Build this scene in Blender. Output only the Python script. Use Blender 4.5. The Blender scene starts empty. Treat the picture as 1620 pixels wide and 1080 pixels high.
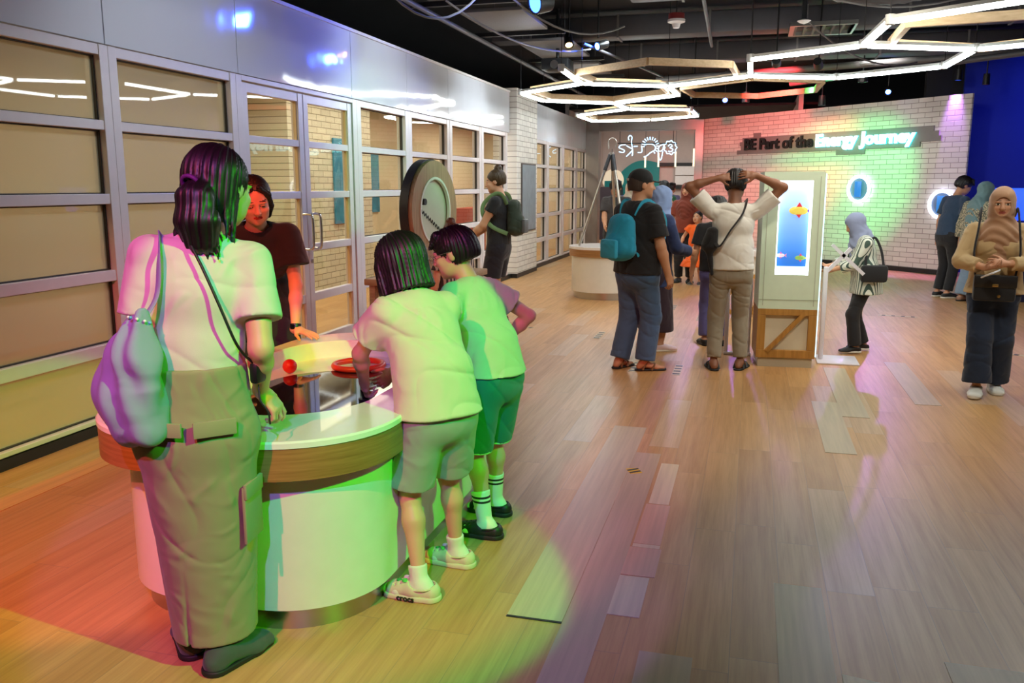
import bpy, bmesh, math, random
import numpy as np
import openvdb as vdb
from mathutils import Vector, Matrix, Quaternion

C = bpy.context.scene.collection
sc = bpy.context.scene
random.seed(4)
PI = math.pi

# ---------------------------------------------------------------- camera
FPX, HY, CH = 1360.0, 294.0, 1.58
PITCH = math.atan((540 - HY) / FPX)
YAW = math.atan(380 / math.hypot(FPX, 540 - HY))
Fv = np.array([-math.sin(YAW) * math.cos(PITCH), math.cos(YAW) * math.cos(PITCH), -math.sin(PITCH)])
Rv = np.array([math.cos(YAW), math.sin(YAW), 0.0])
Uv = np.cross(Rv, Fv)
cam = bpy.data.cameras.new('camera')
cam.sensor_width = 36
cam.lens = FPX / 1620 * 36
cam.clip_start = 0.05
camo = bpy.data.objects.new('camera', cam)
C.objects.link(camo)
M = Matrix((Rv.tolist(), Uv.tolist(), (-Fv).tolist())).transposed().to_4x4()
M.translation = Vector((0, 0, CH))
camo.matrix_world = M
sc.camera = camo
# ---------------------------------------------------------------- view, world
sc.view_settings.view_transform = 'Standard'
sc.view_settings.look = 'None'
sc.view_settings.gamma = 1
sc.view_settings.use_curve_mapping = False
sc.view_settings.exposure = 0.0
sc.cycles.max_bounces = 7
sc.cycles.transparent_max_bounces = 12
sc.cycles.sample_clamp_indirect = 4.0
sc.cycles.caustics_reflective = False
sc.cycles.caustics_refractive = False
wd = bpy.data.worlds.new('world'); sc.world = wd; wd.use_nodes = True
wd.node_tree.nodes['Background'].inputs[0].default_value = (0.5, 0.52, 0.6, 1)
wd.node_tree.nodes['Background'].inputs[1].default_value = 0.05

# a point of the place seen at a pixel, on a plane of known height / depth
def ray(x, y): return Fv + Rv * (x - 810) / FPX + Uv * (540 - y) / FPX
def onz(x, y, z=0.0):
    d = ray(x, y); return Vector((np.array([0, 0, CH]) + d * (z - CH) / d[2]).tolist())
def ony(x, y, Y):
    d = ray(x, y); return Vector((np.array([0, 0, CH]) + d * Y / d[1]).tolist())
def onx(x, y, X):
    d = ray(x, y); return Vector((np.array([0, 0, CH]) + d * X / d[0]).tolist())

def spot(name, loc, tgt, power, col, size=40, blend=0.3, rad=0.05):
    l = bpy.data.lights.new(name, 'SPOT'); l.energy = power; l.color = col
    l.spot_size = math.radians(size); l.spot_blend = blend; l.shadow_soft_size = rad
    o = bpy.data.objects.new(name, l); C.objects.link(o); o.location = loc
    o.rotation_euler = (Vector(tgt) - Vector(loc)).to_track_quat('-Z', 'Y').to_euler()
    return o
def area(name, loc, tgt, power, col, sx, sy):
    l = bpy.data.lights.new(name, 'AREA'); l.energy = power; l.color = col
    l.shape = 'RECTANGLE'; l.size = sx; l.size_y = sy
    o = bpy.data.objects.new(name, l); C.objects.link(o); o.location = loc
    d = Vector(tgt) - Vector(loc)
    o.rotation_euler = (0, 0, 0) if abs(d.x) + abs(d.y) < .01 else d.to_track_quat('-Z', 'Y').to_euler()
    return o
LEDE = 36.0
# coloured theatre spots over the interactive table
spot('green_beam', (1.9, 1.2, 3.3), (-1.65, 3.0, .45), 860, (.04, 1, .02), 27, .12, .03)
spot('red_beam', (-1.2, -.9, 3.4), (-2.1, 3.5, .6), 560, (1, .10, .12), 40, .3, .03)
spot('blue_beam', (-.2, -.8, 3.5), (-1.5, 3.2, .2), 420, (.35, .2, 1), 30, .15, .03)
spot('magenta_beam', (-2.9, 1.0, 3.5), (-1.8, 2.4, 1.3), 45, (1, .1, .8), 30, .5, .05)
spot('face_beam', (-1.5, 1.9, 3.7), (-2.7, 4.3, 1.2), 420, (1, .12, .05), 24, .5, .05)
spot('amber_beam', (-2.6, .2, 3.5), (-2.8, 3.6, 0), 420, (1, .34, .05), 33, .3, .03)
# rooms behind the glass and beyond the portal
area('inner_light', (-5.2, 5.5, 2.9), (-5.2, 5.5, 0), 150, (1, .89, .66), .8, 8)
area('inner_light', (-5.4, 12.5, 2.9), (-5.4, 12.5, 0), 110, (1, .92, .76), 1, 6)
area('inner_light', (-5.4, 18.8, 2.9), (-5.4, 18.8, 0), 110, (1, .9, .76), 1, 4)
area('beyond_light', (-2.2, 24.5, 3.4), (-2.2, 25, 0), 170, (1, .93, .86), 4, 3)
spot('blue_wall_wash', (6.5, 14.5, 3.6), (6.0, 17.6, 2.4), 300, (.02, .08, 1), 90, .8)
# white lights without a lamp, added to brighten glazed wall, brick wall and aisle
for y_, p_ in ((1.8, 50), (5.0, 150), (8.5, 240), (12.0, 240)): spot('wall_fill', (-1.6, y_, 3.7), (-4, y_ + .6, 1.9), p_, (.84, .95, 1), 74, .9, .15)
for a_ in (.4, 1.6, 2.8): spot('brick_fill', (a_ - 1.2, 16.2 - a_, 3.7), (a_, 20.2 - a_, 1.6), 130, (1, .93, .86), 80, .9, .15)
for y_, p_ in ((4.2, 250), (7.0, 210)): spot('aisle_fill', (.6, y_, 3.9), (.2, y_ + 3.4, 0), p_, (1, .88, .70), 95, .9, .2)  # added to light the kiosk, people and floor from the camera side
spot('green_wash', (-.6, 6.2, 3.6), (-4, 9.0, 1.6), 260, (.2, 1, .35), 34, .9, .1)


# ---------------------------------------------------------------- materials
def rgb(r, g, b):     # sRGB 0-255 to linear
    f = lambda c: (c / 255 / 12.92) if c / 255 <= 0.04045 else ((c / 255 + 0.055) / 1.055) ** 2.4
    return (f(r), f(g), f(b), 1)
MC = {}
def mat(name, col, rough=0.6, metal=0.0, emit=None, es=0.0, noise=0.06, nscale=12.0, bump=0.0, bscale=60.0, spec=0.5, sheen=0.0, coat=0.0, alpha=None, wrinkle=0.0):
    if name in MC: return MC[name]
    m = bpy.data.materials.new(name); m.use_nodes = True
    nt = m.node_tree; N = nt.nodes; L = nt.links
    b = N['Principled BSDF']
    b.inputs['Roughness'].default_value = rough
    b.inputs['Metallic'].default_value = metal
    b.inputs['Specular IOR Level'].default_value = spec
    b.inputs['Sheen Weight'].default_value = sheen
    b.inputs['Coat Weight'].default_value = coat
    tc = N.new('ShaderNodeTexCoord')
    nz = N.new('ShaderNodeTexNoise'); nz.inputs['Scale'].default_value = nscale; nz.inputs['Detail'].default_value = 4
    L.new(tc.outputs['Object'], nz.inputs['Vector'])
    mx = N.new('ShaderNodeMix'); mx.data_type = 'RGBA'
    c = Vector(col[:3])
    mx.inputs[6].default_value = (*(c * (1 - noise)), 1); mx.inputs[7].default_value = (*(c * (1 + noise)), 1)
    L.new(nz.outputs['Fac'], mx.inputs[0]); L.new(mx.outputs[2], b.inputs['Base Color'])
    if wrinkle:
        nw = N.new('ShaderNodeTexNoise'); nw.inputs['Scale'].default_value = 7; nw.inputs['Detail'].default_value = 2; nw.inputs['Distortion'].default_value = 1.6
        try: nw.noise_type = 'RIDGED_MULTIFRACTAL'
        except Exception: pass
        L.new(tc.outputs['Object'], nw.inputs['Vector'])
        bw = N.new('ShaderNodeBump'); bw.inputs['Strength'].default_value = wrinkle; bw.inputs['Distance'].default_value = 0.03
        L.new(nw.outputs['Fac'], bw.inputs['Height']); L.new(bw.outputs[0], b.inputs['Normal'])
    if bump:
        n2 = N.new('ShaderNodeTexNoise'); n2.inputs['Scale'].default_value = bscale; n2.inputs['Detail'].default_value = 3
        L.new(tc.outputs['Object'], n2.inputs['Vector'])
        bp = N.new('ShaderNodeBump'); bp.inputs['Strength'].default_value = bump; bp.inputs['Distance'].default_value = 0.01
        L.new(n2.outputs['Fac'], bp.inputs['Height']); L.new(bp.outputs[0], b.inputs['Normal'])
        if wrinkle: L.new(bw.outputs[0], bp.inputs['Normal'])
    if emit:
        b.inputs['Emission Color'].default_value = emit; b.inputs['Emission Strength'].default_value = es
    MC[name] = m
    return m

class NB:   # tiny node builder
    def __init__(s, name):
        s.m = bpy.data.materials.new(name); s.m.use_nodes = True
        s.N = s.m.node_tree.nodes; s.L = s.m.node_tree.links; s.b = s.N['Principled BSDF']
        s.tc = s.N.new('ShaderNodeTexCoord').outputs['Object']
    def math(s, op, a, b=None, c=None):
        n = s.N.new('ShaderNodeMath'); n.operation = op
        for i, v in enumerate((a, b, c)):
            if v is None: continue
            if isinstance(v, (int, float)): n.inputs[i].default_value = v
            else: s.L.new(v, n.inputs[i])
        return n.outputs[0]
    def sep(s, v):
        n = s.N.new('ShaderNodeSeparateXYZ'); s.L.new(v, n.inputs[0]); return n.outputs
    def comb(s, x, y, z):
        n = s.N.new('ShaderNodeCombineXYZ')
        for i, v in enumerate((x, y, z)):
            if isinstance(v, (int, float)): n.inputs[i].default_value = v
            else: s.L.new(v, n.inputs[i])
        return n.outputs[0]
    def noise(s, v, scale, detail=4, rough=0.5):
        n = s.N.new('ShaderNodeTexNoise'); n.inputs['Scale'].default_value = scale
        n.inputs['Detail'].default_value = detail; n.inputs['Roughness'].default_value = rough
        s.L.new(v, n.inputs['Vector']); return n.outputs['Fac']
    def white(s, v):
        n = s.N.new('ShaderNodeTexWhiteNoise'); s.L.new(v, n.inputs['Vector']); return n.outputs['Value']
    def ramp(s, f, stops, const=False):
        n = s.N.new('ShaderNodeValToRGB'); s.L.new(f, n.inputs[0]); r = n.color_ramp
        if const: r.interpolation = 'CONSTANT'
        while len(r.elements) < len(stops): r.elements.new(0.5)
        for e, (p, c) in zip(r.elements, stops): e.position = p; e.color = c
        return n.outputs[0]
    def mix(s, f, a, b, mode='MIX'):
        n = s.N.new('ShaderNodeMix'); n.data_type = 'RGBA'; n.blend_type = mode
        for i, v in ((0, f), (6, a), (7, b)):
            if isinstance(v, (int, float)): n.inputs[i].default_value = v
            elif isinstance(v, tuple): n.inputs[i].default_value = v
            else: s.L.new(v, n.inputs[i])
        return n.outputs[2]
    def bump(s, h, st, dist=0.01):
        n = s.N.new('ShaderNodeBump'); n.inputs['Strength'].default_value = st; n.inputs['Distance'].default_value = dist
        s.L.new(h, n.inputs['Height']); s.L.new(n.outputs[0], s.b.inputs['Normal'])
    def col(s, c): s.L.new(c, s.b.inputs['Base Color'])

def floor_mat():
    n = NB('wood_floor'); x, y, z = n.sep(n.tc)
    W, LN = 0.18, 1.22
    u = n.math('DIVIDE', x, W); ci = n.math('FLOOR', u); fu = n.math('SUBTRACT', u, ci)
    off = n.white(n.comb(ci, 3.3, 0))
    v = n.math('ADD', n.math('DIVIDE', y, LN), n.math('MULTIPLY', off, 7.0)); ri = n.math('FLOOR', v); fv = n.math('SUBTRACT', v, ri)
    rnd = n.white(n.comb(ci, ri, 1.7)); rnd2 = n.white(n.comb(ri, ci, 5.1))
    base = n.ramp(rnd, [(0, rgb(192, 142, 86)), (0.3, rgb(204, 155, 98)), (0.6, rgb(211, 163, 107)), (0.88, rgb(200, 152, 99)), (0.93, rgb(208, 170, 130)), (1, rgb(206, 174, 140))])
    gv = n.comb(n.math('ADD', n.math('MULTIPLY', x, 26), n.math('MULTIPLY', rnd, 40)), n.math('MULTIPLY', y, 1.3), rnd2)
    g = n.noise(gv, 1.0, 8, 0.62)
    gv2 = n.comb(n.math('ADD', n.math('MULTIPLY', x, 120), n.math('MULTIPLY', rnd, 90)), n.math('MULTIPLY', y, 3.0), rnd2)
    g2 = n.noise(gv2, 1.0, 3, 0.5)
    c = n.mix(n.math('MULTIPLY', n.ramp(g, [(0.4, (0, 0, 0, 1)), (0.75, (1, 1, 1, 1))]), 0.6), base, (0.62, 0.52, 0.44, 1), 'MULTIPLY')
    c = n.mix(n.math('MULTIPLY', n.ramp(g2, [(0.45, (0, 0, 0, 1)), (0.7, (1, 1, 1, 1))]), 0.22), c, (0.6, 0.5, 0.42, 1), 'MULTIPLY')
    s1 = n.math('LESS_THAN', n.math('MINIMUM', fu, n.math('SUBTRACT', 1.0, fu)), 0.008)
    s2 = n.math('LESS_THAN', n.math('MINIMUM', fv, n.math('SUBTRACT', 1.0, fv)), 0.0015)
    seam = n.math('MAXIMUM', s1, s2)
    c = n.mix(n.math('MULTIPLY', seam, 0.4), c, (0.22, 0.16, 0.11, 1))
    n.col(c)
    n.L.new(n.math('ADD', 0.3, n.math('MULTIPLY', g, 0.14)), n.b.inputs['Roughness'])
    n.bump(n.math('SUBTRACT', n.math('MULTIPLY', g, 0.15), seam), 0.15, 0.002)
    n.b.inputs['Specular IOR Level'].default_value = 0.55
    return n.m

def brick_mat(name='white_brick', axis=None, bw=0.29, bh=0.09, c1=(232, 228, 222), mort=(158, 148, 142)):
    n = NB(name); x, y, z = n.sep(n.tc)
    h = n.math('ADD', x, 0.0)
    if axis == 'y': h = y
    bt = n.N.new('ShaderNodeTexBrick'); n.L.new(n.comb(h, z, 0), bt.inputs['Vector'])
    bt.inputs['Scale'].default_value = 1; bt.inputs['Brick Width'].default_value = bw; bt.inputs['Row Height'].default_value = bh
    bt.inputs['Mortar Size'].default_value = 0.006; bt.inputs['Mortar Smooth'].default_value = 0.3
    a = rgb(*c1); d = tuple(v * 0.86 for v in a[:3]) + (1,)
    bt.inputs['Color1'].default_value = a; bt.inputs['Color2'].default_value = d; bt.inputs['Mortar'].default_value = rgb(*mort)
    nz = n.noise(n.tc, 30)
    n.col(bt.outputs['Color'])
    n.bump(n.math('SUBTRACT', n.math('MULTIPLY', nz, 0.3), bt.outputs['Fac']), 0.6, 0.006)
    n.b.inputs['Roughness'].default_value = 0.6
    return n.m

def glass_mat(name, tint=(0.9, 0.9, 0.86), refl=1.5, film=0.0, filmcol=(0.6, 0.55, 0.42)):
    m = bpy.data.materials.new(name); m.use_nodes = True; N = m.node_tree.nodes; L = m.node_tree.links
    N.remove(N['Principled BSDF']); out = N['Material Output']
    tr = N.new('ShaderNodeBsdfTransparent'); tr.inputs[0].default_value = (*tint, 1)
    gl = N.new('ShaderNodeBsdfGlossy'); gl.inputs['Roughness'].default_value = 0.015
    fr = N.new('ShaderNodeFresnel'); fr.inputs[0].default_value = refl
    mx = N.new('ShaderNodeMixShader'); gm = N.new('ShaderNodeNewGeometry'); mu = N.new('ShaderNodeMath'); mu.operation = 'MULTIPLY'; iv = N.new('ShaderNodeMath'); iv.operation = 'SUBTRACT'; iv.inputs[0].default_value = 1
    L.new(gm.outputs['Backfacing'], iv.inputs[1]); L.new(fr.outputs[0], mu.inputs[0]); L.new(iv.outputs[0], mu.inputs[1]); L.new(mu.outputs[0], mx.inputs[0])
    if film:
        df = N.new('ShaderNodeBsdfDiffuse'); df.inputs[0].default_value = (*filmcol, 1)
        m2 = N.new('ShaderNodeMixShader'); m2.inputs[0].default_value = film
        L.new(tr.outputs[0], m2.inputs[1]); L.new(df.outputs[0], m2.inputs[2]); L.new(m2.outputs[0], mx.inputs[1])
    else: L.new(tr.outputs[0], mx.inputs[1])
    L.new(gl.outputs[0], mx.inputs[2]); L.new(mx.outputs[0], out.inputs[0])
    return m

def wood_mat(name, c1, c2, rough=0.45, axis=0, kk=None):
    n = NB(name); x, y, z = n.sep(n.tc)
    k = [3, 3, 3]; k2 = [30, 30, 30]; k2[axis] = 2; k2 = kk or k2
    v = n.comb(n.math('MULTIPLY', x, k2[0]), n.math('MULTIPLY', y, k2[1]), n.math('MULTIPLY', z, k2[2]))
    g = n.noise(v, 1.5, 6, 0.6)
    n.col(n.ramp(g, [(0.3, rgb(*c1)), (0.7, rgb(*c2))])); n.b.inputs['Roughness'].default_value = rough
    n.bump(g, 0.08, 0.002)
    return n.m

# ---------------------------------------------------------------- mesh helpers
def link(o, parent=None):
    C.objects.link(o)
    if parent: o.parent = parent
    return o
def tag(o, label=None, cat=None, group=None, kind=None):
    if label: o['label'] = label
    if cat: o['category'] = cat
    if group: o['group'] = group
    if kind: o['kind'] = kind
    return o
def thing(name, label, cat, loc=(0, 0, 0), rz=0.0, group=None):
    o = bpy.data.objects.new(name, None); o.empty_display_size = 0.1
    o.location = loc; o.rotation_euler = (0, 0, rz); link(o); return tag(o, label, cat, group)
def structure(o): o['kind'] = 'structure'; return o
def mesh_obj(name, verts, faces, m=None, parent=None, smooth=False):
    me = bpy.data.meshes.new(name); me.from_pydata([tuple(v) for v in verts], [], faces); me.update()
    if m:
        for q in (m if isinstance(m, (list, tuple)) else [m]): me.materials.append(q)
    if smooth: me.shade_smooth()
    return link(bpy.data.objects.new(name, me), parent)
def bm_obj(name, bm, m=None, parent=None, smooth=False, ang=None):
    bmesh.ops.recalc_face_normals(bm, faces=bm.faces)
    me = bpy.data.meshes.new(name); bm.to_mesh(me); bm.free()
    if m:
        for q in (m if isinstance(m, (list, tuple)) else [m]): me.materials.append(q)
    if smooth: me.shade_smooth()
    if ang: me.shade_smooth(); me.set_sharp_from_angle(angle=math.radians(ang))
    return link(bpy.data.objects.new(name, me), parent)
def add_box(bm, lo, hi, bev=0.0, rot=None, origin=None, mi=0):
    vs = [bm.verts.new((x, y, z)) for x in (lo[0], hi[0]) for y in (lo[1], hi[1]) for z in (lo[2], hi[2])]
    fs = [bm.faces.new([vs[i] for i in q]) for q in ((0, 1, 3, 2), (4, 6, 7, 5), (0, 4, 5, 1), (2, 3, 7, 6), (0, 2, 6, 4), (1, 5, 7, 3))]
    for f in fs: f.material_index = mi
    if bev:
        es = list({e for f in fs for e in f.edges})
        r = bmesh.ops.bevel(bm, geom=es, offset=bev, segments=2, affect='EDGES', profile=0.5)
        vs = list({v for f in r['faces'] for v in f.verts} | {v for v in vs if v.is_valid})
    if rot is not None:
        bmesh.ops.transform(bm, matrix=rot, verts=vs)
    return vs
def box(name, lo, hi, m, parent=None, bev=0.0):
    bm = bmesh.new(); add_box(bm, lo, hi, bev); return bm_obj(name, bm, m, parent, ang=35 if bev else None)
def add_bar(bm, a, b, w, h, up=(0, 0, 1)):     # a beam of w x h from a to b
    a, b = Vector(a), Vector(b); d = (b - a).normalized(); up = Vector(up)
    s = d.cross(up)
    if s.length < 1e-4: s = d.cross(Vector((1, 0, 0)))
    s.normalize(); u = s.cross(d)
    vs = [bm.verts.new(p + s * sx * w / 2 + u * sy * h / 2) for p in (a, b) for sx, sy in ((-1, -1), (1, -1), (1, 1), (-1, 1))]
    for q in ((0, 1, 2, 3), (7, 6, 5, 4), (0, 4, 5, 1), (1, 5, 6, 2), (2, 6, 7, 3), (3, 7, 4, 0)): bm.faces.new([vs[i] for i in q])
def bar(name, a, b, w, h, m, parent=None):
    bm = bmesh.new(); add_bar(bm, a, b, w, h); return bm_obj(name, bm, m, parent)
def smooth_path(pts, n=6, closed=False):
    P = [Vector(p) for p in pts]; out = []; k = len(P)
    for i in range(k if closed else k - 1):
        if closed: p0, p1, p2, p3 = P[i - 1], P[i], P[(i + 1) % k], P[(i + 2) % k]
        else: p0, p1, p2, p3 = P[max(i - 1, 0)], P[i], P[i + 1], P[min(i + 2, k - 1)]
        for j in range(n):
            t = j / n
            out.append(0.5 * ((2 * p1) + (-p0 + p2) * t + (2 * p0 - 5 * p1 + 4 * p2 - p3) * t * t + (-p0 + 3 * p1 - 3 * p2 + p3) * t ** 3))
    if not closed: out.append(P[-1])
    return out
def add_tube(bm, pts, r, seg=8, closed=False, flat=1.0, flatdir=None):
    P = [Vector(p) for p in pts]; n = len(P); rings = []
    R = r if isinstance(r, (list, tuple)) else [r] * n
    ref = None
    for i in range(n):
        a = P[i - 1] if (i or closed) else P[i]; b = P[(i + 1) % n] if (i < n - 1 or closed) else P[i]
        t = (b - a).normalized()
        if ref is None: ref = Vector((0, 0, 1)) if abs(t.z) < 0.9 else Vector((1, 0, 0))
        fd = Vector(flatdir) if flatdir else ref
        s = t.cross(fd).normalized(); u = s.cross(t).normalized(); ref = u if not flatdir else ref
        rr = R[i] if i < len(R) else R[-1]
        rings.append([bm.verts.new(P[i] + s * math.cos(k * 2 * PI / seg) * rr * flat + u * math.sin(k * 2 * PI / seg) * rr) for k in range(seg)])
    for i in range(n if closed else n - 1):
        A, B = rings[i], rings[(i + 1) % n]
        for k in range(seg): bm.faces.new((A[k], A[(k + 1) % seg], B[(k + 1) % seg], B[k]))
    if not closed: bm.faces.new(rings[0][::-1]); bm.faces.new(rings[-1])
def tube(name, pts, r, m, parent=None, seg=10, closed=False, flat=1.0, flatdir=None):
    bm = bmesh.new(); add_tube(bm, pts, r, seg, closed, flat, flatdir); return bm_obj(name, bm, m, parent, ang=50)
def add_lathe(bm, prof, seg=48, c=(0, 0, 0), mi=0):
    rings = []
    for r, z in prof: rings.append([bm.verts.new((c[0] + r * math.cos(2 * PI * k / seg), c[1] + r * math.sin(2 * PI * k / seg), c[2] + z)) for k in range(seg)] if r > 1e-6 else [bm.verts.new((c[0], c[1], c[2] + z))])
    for A, B in zip(rings[:-1], rings[1:]):
        for k in range(seg):
            k2 = (k + 1) % seg
            if len(A) == 1 and len(B) == 1: continue
            if len(A) == 1: f = bm.faces.new((A[0], B[k], B[k2]))
            elif len(B) == 1: f = bm.faces.new((A[k], A[k2], B[0]))
            else: f = bm.faces.new((A[k], A[k2], B[k2], B[k]))
            f.material_index = mi
def lathe(name, prof, m, parent=None, seg=48, c=(0, 0, 0)):
    bm = bmesh.new(); add_lathe(bm, prof, seg, c); return bm_obj(name, bm, m, parent, ang=40)
def rrect(x0, y0, x1, y1, r, n=10):
    out = []
    for cx, cy, a0 in ((x1 - r, y1 - r, 0), (x0 + r, y1 - r, 90), (x0 + r, y0 + r, 180), (x1 - r, y0 + r, 270)):
        for k in range(n + 1):
            a = math.radians(a0 + 90 * k / n); out.append((cx + r * math.cos(a), cy + r * math.sin(a)))
    return out
def loft(bm, loops, cap=(True, True)):
    R = [[bm.verts.new(p) for p in lp] for lp in loops]
    for A, B in zip(R[:-1], R[1:]):
        for k in range(len(A)): bm.faces.new((A[k], A[(k + 1) % len(A)], B[(k + 1) % len(A)], B[k]))
    if cap[0]: bm.faces.new(R[0][::-1])
    if cap[1]: bm.faces.new(R[-1])
def prism(name, poly, z0, z1, m, parent=None, bev=0.0):
    bm = bmesh.new()
    loft(bm, [[(x, y, z0) for x, y in poly], [(x, y, z1) for x, y in poly]])
    return bm_obj(name, bm, m, parent, ang=35)
def text_obj(name, s, size, depth, m, mw, parent=None, bold=0.0, mirror=False, align='LEFT', shear=0.0):
    cu = bpy.data.curves.new(name + '_c', 'FONT'); cu.body = s; cu.size = size; cu.extrude = depth; cu.offset = bold; cu.align_x = align; cu.shear = shear; cu.resolution_u = 4
    t = bpy.data.objects.new(name + '_t', cu); C.objects.link(t)
    bpy.context.view_layer.update()
    me = bpy.data.meshes.new_from_object(t.evaluated_get(bpy.context.evaluated_depsgraph_get()))
    bpy.data.objects.remove(t); bpy.data.curves.remove(cu)
    me.name = name
    me.materials.clear(); me.materials.append(m)
    o = link(bpy.data.objects.new(name, me), parent); o.matrix_local = mw
    return o
# ---------------------------------------------------------------- signed-distance modelling of bodies, hair and clothes
V3 = lambda *a: np.array(a, dtype=np.float64)
def nrm(v): v = np.asarray(v, float); return v / (np.linalg.norm(v) + 1e-12)
class SD:
    def __init__(s, lo, hi, v):
        s.v = v; s.lo = np.array(lo, float); s.n = np.ceil((np.array(hi, float) - s.lo) / v).astype(int) + 1
        s.ax = [(s.lo[i] + np.arange(s.n[i]) * v).astype(np.float32) for i in range(3)]
        s.g = np.full(tuple(s.n), 0.5, np.float32)
    def region(s, lo, hi):
        a = np.clip(np.floor((np.array(lo) - s.lo) / s.v).astype(int), 0, s.n); b = np.clip(np.ceil((np.array(hi) - s.lo) / s.v).astype(int) + 1, 0, s.n)
        if (b <= a).any(): return None
        sl = tuple(slice(i, j) for i, j in zip(a, b))
        return sl, s.ax[0][sl[0]][:, None, None], s.ax[1][sl[1]][None, :, None], s.ax[2][sl[2]][None, None, :]
    def put(s, sl, d, k, op):
        g = s.g[sl]
        if op == 'u':
            if k > 0: h = np.clip(0.5 + 0.5 * (g - d) / k, 0, 1); s.g[sl] = g + (d - g) * h - k * h * (1 - h)
            else: s.g[sl] = np.minimum(g, d)
        elif op == 's':
            if k > 0: h = np.clip(0.5 - 0.5 * (g + d) / k, 0, 1); s.g[sl] = g + (-d - g) * h + k * h * (1 - h)
            else: s.g[sl] = np.maximum(g, -d)
        else: s.g[sl] = np.maximum(g, d)
    def seg(s, a, b, ra, rb, k=0.02, fl=None, fs=1.0, cap=(0, 0), op='u', fs2=None):
        a = np.asarray(a, float); b = np.asarray(b, float); ab = b - a; L2 = max(float(ab @ ab), 1e-9); L = math.sqrt(L2)
        m = max(ra, rb) * max(fs, fs2 or fs, 1) + k + 3 * s.v
        q = s.region(np.minimum(a, b) - m, np.maximum(a, b) + m)
        if q is None: return
        sl, X, Y, Z = q
        x, y, z = X - np.float32(a[0]), Y - np.float32(a[1]), Z - np.float32(a[2])
        tu = (x * ab[0] + y * ab[1] + z * ab[2]) / L2; t = np.clip(tu, 0, 1)
        wx, wy, wz = x - ab[0] * t, y - ab[1] * t, z - ab[2] * t
        r = ra + (rb - ra) * t
        w2 = wx * wx + wy * wy + wz * wz
        if fl is not None:
            f = fs if fs2 is None else fs + (fs2 - fs) * t
            u = wx * fl[0] + wy * fl[1] + wz * fl[2]
            w2 = np.maximum(w2 - u * u * (1 - 1 / (f * f)), 0)
        d = np.sqrt(w2) - r
        if cap[0]: d = np.maximum(d, -tu * L)
        if cap[1]: d = np.maximum(d, (tu - 1) * L)
        s.put(sl, d.astype(np.float32), k, op)
    def chain(s, P, R, k=0.02, **kw):
        for i in range(len(P) - 1): s.seg(P[i], P[i + 1], R[i], R[i + 1], k, **kw)
    def ell(s, c, r, R=None, k=0.02, op='u'):
        c = np.asarray(c, float); r = np.asarray(r, float); m = r.max() + k + 3 * s.v
        q = s.region(c - m, c + m)
        if q is None: return
        sl, X, Y, Z = q
        x, y, z = X - np.float32(c[0]), Y - np.float32(c[1]), Z - np.float32(c[2])
        if R is not None:
            R = np.asarray(R)
            x, y, z = (x * R[0, 0] + y * R[1, 0] + z * R[2, 0], x * R[0, 1] + y * R[1, 1] + z * R[2, 1], x * R[0, 2] + y * R[1, 2] + z * R[2, 2])
        x, y, z = np.broadcast_arrays(x / r[0], y / r[1], z / r[2])
        k0 = np.sqrt(x * x + y * y + z * z); k1 = np.sqrt((x / r[0]) ** 2 + (y / r[1]) ** 2 + (z / r[2]) ** 2)
        d = k0 * (k0 - 1) / (k1 + 1e-6)
        s.put(sl, d.astype(np.float32), k, op)
    def half(s, p, n, op='s'):     # cut away the side the normal points to
        n = nrm(n); d = (s.ax[0][:, None, None] - p[0]) * n[0] + (s.ax[1][None, :, None] - p[1]) * n[1] + (s.ax[2][None, None, :] - p[2]) * n[2]
        s.g = np.maximum(s.g, d.astype(np.float32))
    def shell(s, th): s.g = np.maximum(s.g, -(s.g + th))
    def mesh(s, name, m, parent=None, disp=None, matfn=None, smooth=1):
        B = 3 * s.v
        g = np.clip(s.g, -B, B); g[0] = g[-1] = B; g[:, 0] = g[:, -1] = B; g[:, :, 0] = g[:, :, -1] = B
        G = vdb.FloatGrid(B); G.copyFromArray(g.astype(np.float32), tolerance=0.0)
        pts, tri, quad = G.convertToPolygons(isovalue=0.0, adaptivity=0.0)
        pts = pts * s.v + s.lo
        me = bpy.data.meshes.new(name)
        nf = len(quad) + len(tri)
        me.vertices.add(len(pts)); me.vertices.foreach_set('co', pts.astype(np.float32).ravel())
        loops = np.concatenate([quad[:, ::-1].ravel(), tri[:, ::-1].ravel()]) if len(tri) else quad[:, ::-1].ravel()
        st = np.concatenate([np.arange(len(quad)) * 4, len(quad) * 4 + np.arange(len(tri)) * 3])
        me.loops.add(len(loops)); me.loops.foreach_set('vertex_index', loops.astype(np.int32))
        me.polygons.add(nf); me.polygons.foreach_set('loop_start', st.astype(np.int32))
        me.update(calc_edges=True); me.validate()
        if smooth or disp:
            n = len(me.vertices); P = np.empty(n * 3, np.float32); me.vertices.foreach_get('co', P); P = P.reshape(-1, 3)
            E = np.empty(len(me.edges) * 2, np.int32); me.edges.foreach_get('vertices', E); E = E.reshape(-1, 2)
            for _ in range(smooth):
                acc = np.zeros_like(P); cnt = np.zeros(n, np.float32)
                for c in range(3): acc[:, c] = np.bincount(E[:, 0], P[E[:, 1], c], n) + np.bincount(E[:, 1], P[E[:, 0], c], n)
                cnt = np.bincount(E.ravel(), minlength=n).astype(np.float32); P = P * 0.4 + acc / np.maximum(cnt, 1)[:, None] * 0.6
            me.vertices.foreach_set('co', P.ravel()); me.update()
            if disp:
                Nn = np.empty(n * 3, np.float32); me.vertex_normals.foreach_get('vector', Nn); Nn = Nn.reshape(-1, 3)
                P = P + Nn * disp(P, Nn)[:, None]; me.vertices.foreach_set('co', P.astype(np.float32).ravel()); me.update()
        for q in (m if isinstance(m, (list, tuple)) else [m]): me.materials.append(q)
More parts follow.
